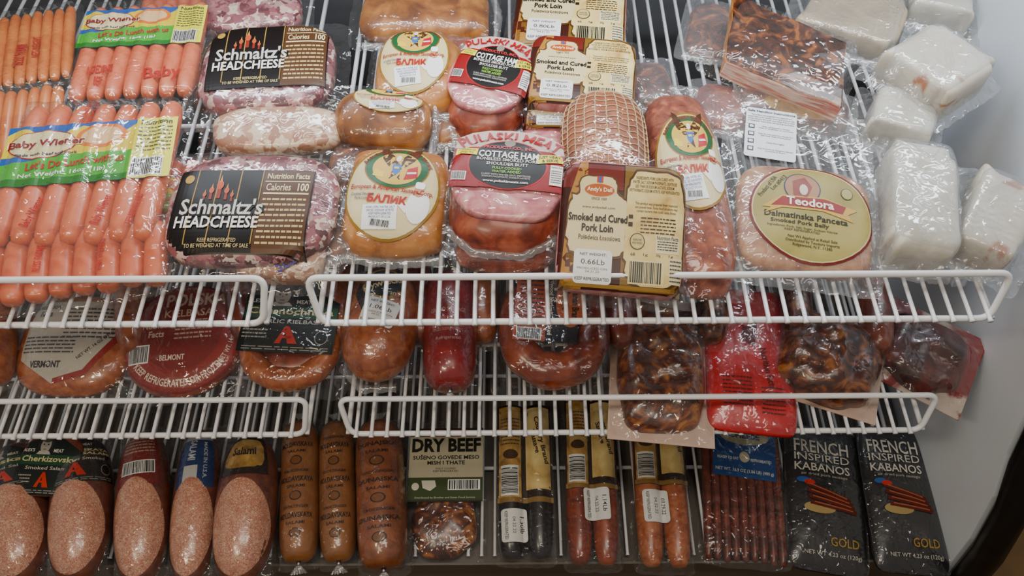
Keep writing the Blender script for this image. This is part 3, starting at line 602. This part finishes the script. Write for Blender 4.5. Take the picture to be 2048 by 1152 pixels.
put(it,lb_balik(it,140,200),4,-20,-2,**OUT); add_film(it,.014,.014,wr=.005); ruffle(it,[(-it.hw*.8,it.hh*1.03),(0,it.hh*1.06),(it.hw*.8,it.hh*1.03)],.012,.02)
plab(1242,462,256,266,-3,.015,.078,'smoked pork loin with parchment-style label leaning on rolls','0.66Lb')
it=place('bacon_pack','flat smoked bacon pack with gold label edge','bacon',1,1590,215,220,80,-6,.0,.015,.02); add_slab(it,M_dark,n=4,k=3,name='bacon_slab'); L=LB(it,150,40); L.ell(0,0,.5,.5,M_gold,0); put(it,L,10,5,0); add_film(it,.012,.01,FILMH)
it=place('bacon_slab','thick smoked bacon slab with dark rind in clear bag','bacon',1,1564,118,240,135,-22,.022,.04,.038)
bm=bmesh.new(); bmesh.ops.create_cube(bm,size=1)
for v in bm.verts:
    v.co.x*=it.U; v.co.y*=it.V; v.co.z=(v.co.z+.5)*it.t; v.co.x+= -.3*v.co.y; 
    if v.co.x>0: v.co.y*=.92
bmesh.ops.subdivide_edges(bm,edges=bm.edges[:],cuts=7,use_grid_fill=True)
bm.normal_update()
for f in bm.faces:
    n_=f.normal; f.material_index=0 if n_.z>.7 else (1 if n_.x<-.7 else 2); f.smooth=False
for v in bm.verts: v.co+=Vector((nz(v.co.x*20,v.co.y*20,v.co.z*20),nz(v.co.y*20+9,v.co.x*20,v.co.z*20),nz(v.co.z*20,v.co.x*20+5,v.co.y*20)))*.005
me=bpy.data.meshes.new('slab'); bm.to_mesh(me); bm.free()
for m in (M_bact,M_bacs,M_bacf): me.materials.append(m)
o=obj('slab_body',me,it.root); bv=o.modifiers.new('b','BEVEL'); bv.width=.003; bv.segments=2; bv.limit_method='ANGLE'
it.S=slabS(it.hw*1.08,it.hh*1.04,.043,9,9,0,1); add_film(it,.022,.014,FILM,wr=.004)
it=place('pancetta_pack','flat pancetta in clear vacuum bag with oval gold label','meat pack',1,1600,398,310,355,2,.005,.02,.022); add_slab(it,M_panc,a=it.hw*.84,b=it.hh*.56,n=5,k=4,name='pancetta',cu=.004,cv=-it.hh*.28)
put(it,lb_teo(it,240,186),15,48,-2,**OUT); put(it,lb_safe(it,106,108),-55,-118,-3,'instruction_sticker',S=lambda u,v,e=0:Vector((u,v,.0095+e))); add_film(it,.0,.0,FILMH,wr=.005)
def fat(cx,cy,w,h,ang,l0,l1,t,label,mat=M_lard,n=7,mg=.024,k=9):
    it=place('white_fat_block',label,'fat block',1,cx,cy,w,h,ang,l0,l1,t,'white fat blocks'); add_slab(it,mat,n=n,k=k,amp=.003,outl=.12,name='fat_block',rg=16); add_film(it,mg,mg,FILMH,wr=.010,edge=.5,e=.003); W,H=it.hw,it.hh
    ruffle(it,[(-W*.95,-H*1.1),(0,-H*1.16),(W*.95,-H*1.1)],.008,.02); return it
fat(1700,40,190,105,-12,.0,.0,.045,'cream fat block in loose clear bag',nmat('cream_fat',[(.3,'#98846A'),(.7,'#B4A488')],scale=20,rough=.4,bump=.2))
fat(1880,15,120,50,-5,.0,.0,.05,'white fat block in loose clear bag')
fat(1800,240,120,85,-8,.0,.0,.05,'small white fat block in wrinkled bag')
fat(1868,140,150,108,-38,.03,.03,.06,'white fat block with reddish meat streak',M_lardr)
fat(1835,408,135,212,2,.0,.0,.06,'tall white fat block in wrinkled vacuum bag',n=7)
fat(1985,445,118,170,-14,.0,.0,.05,'white fat block against the case end panel',M_lardr)
# ---- middle shelf
def chub_item(name,label,cat,sh,cx,cy,w,h,ang,l0,l1,mat,group=None,n=3,clips=True,sq=1,bend=0,amp=.02,film=False,part='sausage'):
    D=w*depth(survey(sh,cx,cy,0))/FPX*.97
    it=place(name,label,cat,sh,cx,cy,w,h,ang,l0,l1,D*sq,group); add_chub(it,mat,n=n,clips=clips,sq=sq,bend=bend,amp=amp,name=part)
    if film: add_film(it,.006,.012,S=it.H)
    return it
it=place('sausage_pack','plain brown sausages in clear film','sausage',2,5,690,70,170,0,0,0,.03); add_chub(it,M_ring2,n=3); add_film(it,.01,.01,S=it.H)
it=place('kielbasa_pack','kielbasa pack turned to its white nutrition label','sausage pack',2,152,690,225,190,-14,.0,.02,.03); add_slab(it,M_ring2,n=3,k=3,name='kielbasa')
L=LB(it,205,160); L.poly([(-.5,.5),(.5,.5),(.5,.1),(.2,-.4),(-.1,-.5),(-.5,-.2)],'#C4BEB2',0); L.poly([(.5,.1),(.2,-.4),(-.1,-.5),(-.1,-.44),(.17,-.34),(.42,.1)],'#982018',1)
L.text('Nutrition\nFacts',-.32,.38,.24,.17,'#222222',2,.02); L.text('Calories 220',-.3,.2,.3,.07,'#222222',2,.02); L.lines(.15,.22,.5,.4,8,'#444444',2); L.lines(-.2,-.05,.5,.22,5,'#444444',2); L.text('VERMONT',-.2,-.28,.3,.08,'#222222',2,.03); L.text('NET WT. 14 OZ (397g)',.24,-.05,.4,.05,'#222222',2,.01,45); put(it,L,0,0,0); add_film(it,.014,.014,wr=.006)
it=place('round_red_pack','round red-labelled kielbasa ring in clear film','sausage pack',2,368,680,245,220,-6,.0,.02,.028); add_slab(it,M_ring,n=2.1,k=3,name='kielbasa_ring')
L=LB(it,240,214); L.ell(0,0,.5,.5,'#7A1A16',0,48); L.ell(0,0,.485,.485,'#8E2620',1,48); L.ell(0,.02,.33,.33,'#7C2420',2,40); L.text('POLSKA',.1,.33,.5,.13,'#C8A890',4,.03); L.text('KIELBASA',.05,.2,.4,.07,'#C8A890',4,.02)
L.text('Nutrition\nFacts',-.2,.06,.24,.14,'#D0B4A0',4,.02); L.lines(.1,.05,.3,.2,5,'#B89888',4); L.arc('KEEP REFRIGERATED OR FROZEN',0,0,.42,.42,-90,110,.06,'#E4D0C0',4,.02,True); L.arc('NET WT. 14oz (397g)',0,0,.42,.42,-12,50,.05,'#E4D0C0',4,.01,True)
L.bar(-.33,-.15,.16,.14,3); L.text('BELMONT',-.05,-.2,.2,.05,'#E4D0C0',4,.02); L.text('MADE IN USA',0,.45,.2,.03,'#E4D0C0',4); put(it,L,0,0,0); add_film(it,.014,.012,wr=.006)
def ring_item(label,cx,cy,w,h,ang,mat,l0=0,l1=.01,rr=.017,grp='ring sausages'):
    it=place('ring_sausage',label,'sausage',2,cx,cy,w,h,ang,l0,l1,rr*2,grp); A=it.hw-rr;B=it.hh-rr; V=[];F=[]
    P=[(-A,B),(-A,B*.3)]+[(-A*math.cos(q),-B*.1-B*.9*math.sin(q)) for q in [math.pi*i/16 for i in range(17)]]+[(A,B*.3),(A,B)]
    P2=[]
    for i in range(len(P)-1):
        for k in range(3): P2.append((P[i][0]*(1-k/3)+P[i+1][0]*k/3,P[i][1]*(1-k/3)+P[i+1][1]*k/3))
    P2.append(P[-1]); tube(V,F,[(x,y,rr) for x,y in P2],rr,18,rf=lambda f:rr*max(.15,(1-abs(2*f-1)**14)**.5)*(1+.04*math.sin(f*30)))
    obj('sausage',mkmesh('ring',V,F,[mat]),it.root); it.S=slabS(it.hw,it.hh,rr*2+.001,2.6,5,0,1); return it
it=ring_item('brown garlic kielbasa ring with black portrait label',583,690,205,185,-6,M_ring2,0,.015,.02); add_slab(it,M_ring,a=it.hw*.85,b=it.hh*.7,t=.025,n=2.5,k=3,name='sausage_body')
put(it,lb_alex(it,190,155,'Chesnochnaya','GARLIC KIELBASA'),0,-42,-4,S=lambda u,v,e=0:Vector((u,v,.042+e))); it.S=slabS(it.hw,it.hh,.045,4,5,0,1); add_film(it,.012,.012,wr=.006)
it=place('sausage_pack','round orange sausage with dark gold label and sticker','sausage',2,765,665,148,215,-6,0,0,.05); add_chub(it,M_ring2,n=2.4,sq=.8,amp=.05)
L=LB(it,125,120); L.poly([(-.4,.5),(.5,.5),(.4,.1),(.2,-.4),(-.2,-.5),(-.45,-.1)],'#1E1A14',0); L.ell(.02,.1,.38,.3,M_gold,1,24); L.ell(.02,.1,.33,.25,'#1E1A16',2,24); L.text('Żywiecka',.02,.1,.7,.2,'#D8C48C',3,.02,20); L.text('Brand',.15,-.08,.25,.08,'#D8C48C',3); put(it,L,8,-42,0)
L=Lab(.055,.048); sticker(L,0,0,1,1,'1.06Lb',0); put(it,L,8,8,-14,'weight_sticker',e0=.004); W,H=it.hw,it.hh; add_film(it,.008,.008,S=it.H); ruffle(it,[(-W,-H*.6),(-W*.4,-H*.98),(W*.5,-H*.95)],.01,.016)
it=chub_item('red_sausage_chub','dark red sausage chub with white print and pinched end','sausage',2,900,665,108,225,0,0,0,M_redc,n=4,clips=True)
L=LB(it,80,160); L.text('GRAND SAUSAGE',0,.1,.9,.05,'#C89890',0,.01); L.text('MADE IN U.S.A.',0,.0,.5,.03,'#C89890',0); L.text('BEEF, PORK, SALT, GARLIC\nSPICES, SODIUM NITRITE',0,-.12,.8,.09,'#C89890',0); L.text('Refrigerated',0,-.25,.6,.05,'#C89890',0,.01); L.text('KEEP',0,.3,.3,.05,'#C89890',0); put(it,L,0,0,0,'printed_text'); add_film(it,.006,.01,S=it.H)
it=ring_item('large brown horseshoe sausage with orange and black label',1108,660,225,235,0,M_ring,0,.0,.031)
L=LB(it,125,165); L.rect(-.25,0,.5,1,'#B84A18',0); L.rect(.25,0,.5,1,'#120E0C',0); L.ell(.38,.0,.24,.32,'#C05C24',1,24); L.textr('Hungarian Brand\nSausage',.36,0,.5,.3,'#1A1410',3,.03,-90)
L.textr('Hardwood Naturally Smoked',.06,-.05,.75,.09,'#E0D0B8',3,.02,-90); L.text('Nutrition\nFacts',-.25,.36,.3,.12,'#2A1810',2,.02); L.lines(-.25,-.05,.38,.6,11,'#5A2818',2); L.bar(-.25,-.42,.36,.12,2); put(it,L,-15,-36,-3,S=lambda u,v,e=0:Vector((u,v,.063+e))); it.S=slabS(it.hw,it.hh,.066,5,5,0,1); add_film(it,.010,.010,wr=.006)
def tray_meat(label,cx,cy,w,h,ang,mat,bw,bh,l0,l1,n=3,t=.035,card=M_pink,group='smoked meat on cards',bv=0):
    it=place('smoked_meat_pack',label,'smoked meat',2,cx,cy,w,h,ang,l0,l1,t,group)
    V=[];F=[];a,b=it.hw,it.hh
    for z in (0,.0015):
        for x,y in ((-a,-b),(a,-b),(a,b),(-a,b)): V.append((x,y,z))
    F=[(3,2,1,0),(4,5,6,7),(0,1,5,4),(1,2,6,5),(2,3,7,6),(3,0,4,7)]
    obj('backing_card',mkmesh('card',V,F,[card],None,False),it.root)
    add_slab(it,mat,a=it.hw*bw,b=it.hh*bh,t=t-.003,n=n,k=2.6,amp=.014,outl=.10,oz=.002,name='smoked_meat',cv=bv*it.hh,rg=20); add_film(it,-.002,-.002,wr=.006,e=.003); return it
tray_meat('dark brown smoked meat on a pale pink card',1325,735,205,290,0,M_dark,.86,.86,0,.0,3.6)
it=place('red_pouch','bright red plastic pouch with fine red print','meat pouch',2,1500,720,175,285,3,.0,.0,.02); add_slab(it,M_redp,n=9,k=2.2,amp=.004,outl=.01,name='pouch')
L=LB(it,150,260); L.lines(-.2,-.28,.38,.22,8,'#5A0408',0); L.textr('Nutrition Facts',.2,-.1,.3,.1,'#5A0408',0,.02,-80); L.lines(.25,-.33,.3,.2,7,'#5A0408',0); L.poly([(-.1,.2),(.1,.25),(.05,.05),(-.12,.1)],'#6A080C',0); L.textr('Product of Hungary',-.1,.25,.4,.06,'#5A0408',0,0,-85); put(it,L,0,0,0,'printed_text',e0=.0014); add_film(it,.0,.0)
tray_meat('folded brown smoked meat in clear vacuum bag',1665,715,215,190,-8,M_dark,.92,.92,0,.01,3,.05)
it=tray_meat('dark red dried meat on red and white card',1855,705,205,175,-18,nmat('dried_red_meat',[(.3,'#240A06'),(.5,'#481812'),(.7,'#6A2A1E')],scale=30,rough=.35,bump=.3,coat=.3),.8,.82,0,.01,2.8,card=nmat('red_striped_card',[(.48,'#7A201C'),(.52,'#B8A89C')],scale=9,rough=.4,bump=0))
L=Lab(.03,.006); L.text('4121',0,0,1,1,'#222222',0,.02); put(it,L,30,76,0,'stamped_print',S=lambda u,v,e=0:Vector((u,v,.004+e)))
for x,y,mt,lbl in ((262,620,M_ring2,'brown sausage tucked behind the round red pack'),(482,600,M_ring,'dark red sausage tucked beside the round red pack'),(682,600,M_ring2,'brown sausage tucked behind the portrait label pack'),(838,600,M_ring,'dark sausage beside the red chub'),(965,600,M_ring2,'brown sausage between the red chub and horseshoe sausage'),(1240,610,M_ring,'dark sausage beside the horseshoe sausage'),(1425,600,M_dark,'dark smoked sausage beside the red pouch'),(1590,600,M_dark,'dark smoked sausage behind the vacuum bag'),(1750,620,M_ring,'brown sausage between two smoked meats')):
    chub_item('smoked_sausage',lbl,'sausage',2,x,y,62,170,random.uniform(-6,6),.0,.0,mt,'second-row sausages',clips=False,film=True)
# ---- bottom deck
def salami(cx,cy,w,h,ang,l0,l1,label,lab,face=True):
    D=w*1.35/FPX
    it=place('salami_half',label,'salami',3,cx,cy,w,h,ang,l0,l1,D*.9,'salami halves')
    add_chub(it,M_salc,n=2.6,clips=False,amp=.01,sq=.9,name='casing'); S=it.S; H=it.H
    V=[];F=[];N=48;rg=8; a,b=it.hw*.93,it.hh*.62; oy=-it.hh*.32
    def Z(x,y): return H(x,y).z+.002
    V.append(Vector((0,oy,Z(0,oy))))
    for i in range(1,rg+1):
        for j in range(N):
            q=2*math.pi*j/N; x=a*i/rg*math.cos(q);y=oy+b*i/rg*math.sin(q); V.append(Vector((x,y,Z(x,y) if i<rg else Z(x,y)-.002)))
    for j in range(N): F.append((0,1+j,1+(j+1)%N))
    for i in range(rg-1):
        for j in range(N): A=1+i*N+j;B=1+i*N+(j+1)%N; F.append((A,A+N,B+N,B))
    obj('cut_face',mkmesh('cut_face',V,F,[M_sal]),it.root)
    if lab: lab(it)
    add_film(it,.008,.014,S=H,wr=.005,e=.0028); return it
def l_alex(t,s,bg='#18201C',w=1.6,h=110,dy=-80,dx=0,face=True,la=0):
    def f(it):
        L=lb_alex(it,it.U/it.ku*w*.8,h,t,s,bg,face); put(it,L,dx,dy,la)
    return f
def l_red(it):
    L=LB(it,90,120); L.rect(0,0,1,1,'#7A2018',0); L.lines(0,.2,.8,.3,5,'#B89880',1); L.bar(0,-.2,.7,.2,1); L.text('SALAMI',0,.42,.6,.09,'#D0BCA0',1,.03); put(it,L,5,-85,0)
def l_blue(it):
    L=LB(it,84,110); L.rect(0,0,1,1,'#16356A',0); L.rect(0,.45,1,.1,'#A8ACB4',1); L.rect(-.1,-.25,.34,.3,'#C4C4C4',1); L.textr('MADE IN U.S.A.',.25,0,.7,.1,'#C0C4CC',1,.01,-90); L.textr('SALAMI',-.1,.2,.4,.2,'#C0C4CC',1,.02,-90); put(it,L,5,-75,0)
def l_gold(it):
    L=LB(it,110,90); L.rect(0,0,1,1,'#2A1C14',0); L.poly(sc_poly(.42,.35,30,.1,0,0,4),M_gold,1); L.text('Salami',0,.05,.5,.2,'#2A1C10',2,.03); put(it,L,0,-95,0)
salami(38,1030,116,280,2,.0,.0,'pink salami half with black and green label',l_alex('Bratskaya','Smoked Salami'))
salami(165,1022,116,280,-3,.0,.0,'salami half with brown smoked salami label',l_alex('BOSTONSKAYA\nSMOKED SALAMI','Hardwood Smoked','#2A221E',1.8,125,-88,8,False))
salami(287,1018,104,300,-2,.0,.0,'long salami half with red label',l_red)
salami(393,1015,90,300,-5,.0,.0,'narrow salami half with blue and white label',l_blue)
salami(494,1022,120,290,-5,.0,.0,'broad speckled salami half with gold and black label',l_gold)
it=place('label_pack','black and green portrait label of a wrapped salami','salami',3,97,930,125,120,-18,.08,.09,.01,'salami labels'); add_slab(it,M_salc,n=3,k=3,t=.008,name='wrapper'); put(it,lb_alex(it,122,130,'Cherkizovsky','Smoked Salami'),0,0,0)
def chubB(cx,cy,w,h,ang,mat,label,tx,col='#2A180A'):
    it=chub_item('salami_chub',label,'salami',3,cx,cy,w,h,ang,0,0,mat,'salami chubs',n=5)
    L=LB(it,w*.95,h*.85)
    for i in range(3):
        y=.34-i*.3; L.text(tx,0,y,.95,.045,col,0,.02); L.text('SALAMI',0,y-.06,.5,.025,col,0,.01); L.ell(0,y-.14,.16,.04,col,0,20); L.ell(0,y-.14,.13,.032,'#7A4A20',1,20); L.text('GROEZINGER',0,y+.07,.7,.022,col,0,.01)
    put(it,L,0,0,0,'printed_text',e0=.001); add_film(it,.006,.014,S=it.H,wr=.005); return it
chubB(600,985,76,275,-1,M_chub,'brown printed salami chub with crimped film end','MOLDAVSKAYA')
chubB(675,985,72,275,1,M_chub,'brown printed salami chub beside another','MOLDAVSKAYA')
chubB(762,992,98,290,2,nmat('orange_brown_casing',[(.3,'#6C3216'),(.7,'#98562C')],scale=40,rough=.4,bump=.15,coat=.3),'wide reddish brown sausage with dark print','DUNAJSKA')
it=place('dry_beef_pack','dry beef pouch with green and cream label','dried meat',3,890,985,150,280,-2,.0,.0,.03); add_slab(it,M_dark,a=it.hw*.85,b=it.hh*.52,n=2.6,k=2.8,amp=.004,outl=.08,name='dry_beef',cv=-it.hh*.42)
L=LB(it,148,150); L.rect(0,0,1,1,'#22241A',0); L.rect(0,.1,1,.56,'#B4AE94',1); L.rect(0,.43,.6,.1,'#7E140F',1); L.text('HALAL',0,.43,.45,.07,'#E8E4D0',2,.03); L.text('DRY BEEF',0,.26,.94,.19,'#181A12',3,.04); L.text('SUŠENO GOVEDE MESO\nMISH I THATE',0,.06,.9,.14,'#181A12',3,.02)
L.text('FULLY COOKED\nKEEP REFRIGERATED',0,-.08,.34,.06,'#3A3C28',3); L.rect(0,-.33,1,.3,'#36451E',1); L.poly([(-.32,-.22),(-.14,-.22),(-.12,-.3),(-.2,-.36),(-.3,-.32)],'#D0CCB8',2); L.bar(.25,-.28,.4,.12,3); L.text('Distributed by Brother and Sister Food Service',0,-.45,.8,.03,'#D0CCB8',3); L.ell(-.4,-.3,.05,.05,'#D0CCB8',2,16)
put(it,L,2,-44,0,S=lambda u,v,e=0:Vector((u,v,.034+e))); it.S=slabS(it.hw,it.hh,.032,5,4,0,1); add_film(it,.008,.004,wr=.005)
def goldsaus(cx,cy,w,h,ang,mat,label,wt,nst=2,sty=60,stx=0,gl=190,gy=-60):
    D=w/nst*1.4/FPX
    it=place('sausage_pack',label,'sausage pack',3,cx,cy,w,h,ang,0,0,D,'gold-labelled sausage packs'); R=it.hw/nst*.98
    for i in range(nst): add_chub(it,mat,R=R,n=4,cu=(i+.5-nst/2)*2*R,amp=.03)
    def S(u,v,e=0):
        q=(u/(2*R)+nst/2)%1-.5; return Vector((u,v,R+R*math.sqrt(max(.35,1-(2*q)**2))+.001+e))
    S.a=it.hw;S.b=it.hh;S.t=2*R;S.rho=lambda u,v:max(abs(u/it.hw),abs(v/it.hh)); it.S=S
    L=LB(it,w*.98,gl); L.rect(0,0,1,1,'#2A1608',0); L.rect(-.26,0,.42,.96,M_gold,1); L.rect(.24,.05,.44,.84,M_parch,1); L.textr('Country Brand\nSausage',.24,.12,.5,.24,'#3A2010',2,.03,-78); L.bar(-.28,-.28,.3,.26,2,True); L.lines(-.26,.22,.34,.3,8,'#5A3A18',2); L.ell(-.26,-.02,.14,.05,'#4A2C14',2,16); L.rect(0,-.47,1,.05,'#8A6A30',2)
    put(it,L,0,gy,0,sub=.004)
    L=LB(it,50,62); L.rrect(0,0,1,1,'#DCDCD8',0); L.textr('KEEP REFRIGERATED',-.3,0,.85,.12,'#333333',1,.01,-90); L.textr('04.22.22',.0,0,.5,.12,'#333333',1,0,-90); L.textr(wt,.3,0,.5,.16,'#222222',1,.01,-90)
    put(it,L,stx,sty,2,'weight_sticker',e0=.0036,sub=.003); add_film(it,.008,.012,e=.0032,wr=.005); return it
goldsaus(1050,975,112,290,1,M_blk,'black-cased sausages with gold label and sticker','1.30lb',2,88,-22,200,-55)
goldsaus(1182,980,104,300,2,M_ring,'brown sausages with gold label and white weight sticker','1.14Lb',2,42,8,185,-80)
goldsaus(1320,982,106,305,4,M_ring2,'two orange-brown sausages with gold label and sticker','03.29.22',2,45,-15,175,-85)
it=place('kabanos_pack','thin kabanos sticks in clear pouch with blue label','sausage pack',3,1485,988,172,285,3,.0,.0,.02); n=9;R=it.hw*.92/n
V,F=lathe(R,it.hh*.94,6,10,16,amp=.08); me=mkmesh('kabanos_stick',V,F,[M_kab])
for i in range(n):
    o=obj('kabanos_stick',me,it.root); o.location=((i+.5-n/2)*2*R,random.uniform(-.006,.0),0)
it.S=slabS(it.hw,it.hh,2*R+.002,6,5,0,1)
L=LB(it,126,95); L.rect(0,0,1,1,'#12498E',0); L.ell(0,.42,.4,.2,'#C8BC90',1); L.text('CHEESE',0,.42,.5,.12,'#1B3F78',3,.03); L.text('READY TO EAT     KEEP REFRIGERATED',0,-.1,.86,.06,'#E0E0D8',2,.02); L.ell(0,-.05,.08,.12,'#D0C8A0',1,16); L.text('NET WT. 16.9 OZ (1.06 LB) (480 g)',0,-.36,.92,.09,'#E0E0D8',2,.02); put(it,L,5,-70,-2); add_film(it,.004,.006,e=.004,wr=.005)
def kabp(cx,cy,w,h,ang,l0,l1,label,side):
    it=place('kabanos_pouch',label,'snack pouch',3,cx,cy,w,h,ang,l0,l1,.02,'black kabanos pouches'); add_slab(it,M_blkp,n=9,k=2.2,amp=.002,outl=.01,name='pouch',rg=18)
    L=LB(it,w*.95,h*.95); L.text('FRENCH',-.04,.35,.72,.10,'#D8D4C8',1,.01); L.text('INSPIRED',-.04,.265,.72,.055,'#D8D4C8',1,.0); L.text('KABANOS',-.04,.19,.72,.06,'#D8D4C8',1,.01); L.text('air dried pork sausage',-.02,.135,.6,.025,'#B9B4A8',1)
    L.ell(-.3,.09,.08,.02,'#2B5CA8',1,16); L.ell(-.22,.075,.07,.018,'#C82A24',2,16)
    for i in range(4):
        L.rect(.02+.02*i,.02-.035*i,.6,.03,'#5A1C10',2,(i*7-14)*.5-10); L.rect(.02+.02*i,.026-.035*i,.5,.008,'#A85A38',3,(i*7-14)*.5-10)
    L.ell(-.1,-.1,.2,.04,'#A89058',1,20); L.text('GOLD',.2,-.32,.36,.06,'#A8863C',1,.01); L.text('NET WT 4.23 oz (120g)',.05,-.41,.72,.035,'#C4C0B4',1,.005); put(it,L,0,0,0,'printed_art',e0=.0024); add_film(it,0,0,e=.0012); return it
kabp(1650,1000,158,290,3,0,0,'black pouch with gold lettering and sausage picture',0)
kabp(1803,1000,146,290,10,.012,.012,'black pouch with flag colours leaning on another pouch',1)
# ---------------------------------------------------------------- LIGHT
def area(loc,rot,sx,sy,e,col):
    l=bpy.data.lights.new('lamp','AREA'); l.shape='RECTANGLE'; l.size=sx; l.size_y=sy; l.energy=e; l.color=col; o=bpy.data.objects.new('area_lamp',l); o.location=loc; o.rotation_euler=[math.radians(a) for a in rot]; sc.collection.objects.link(o); return o
area((.1,1.10,1.38),(-6,0,0),1.7,.05,8.5,(.84,.92,1))
area((.1,.1,2.55),(18,0,0),1.2,.35,16,(1,.91,.78))
area((-.9,-.3,2.2),(35,0,-20),.6,.15,11,(1,.84,.60))
w=bpy.data.worlds.new('world'); sc.world=w; w.use_nodes=True; bg=w.node_tree.nodes['Background']; bg.inputs[0].default_value=(.85,.77,.70,1); bg.inputs[1].default_value=.27
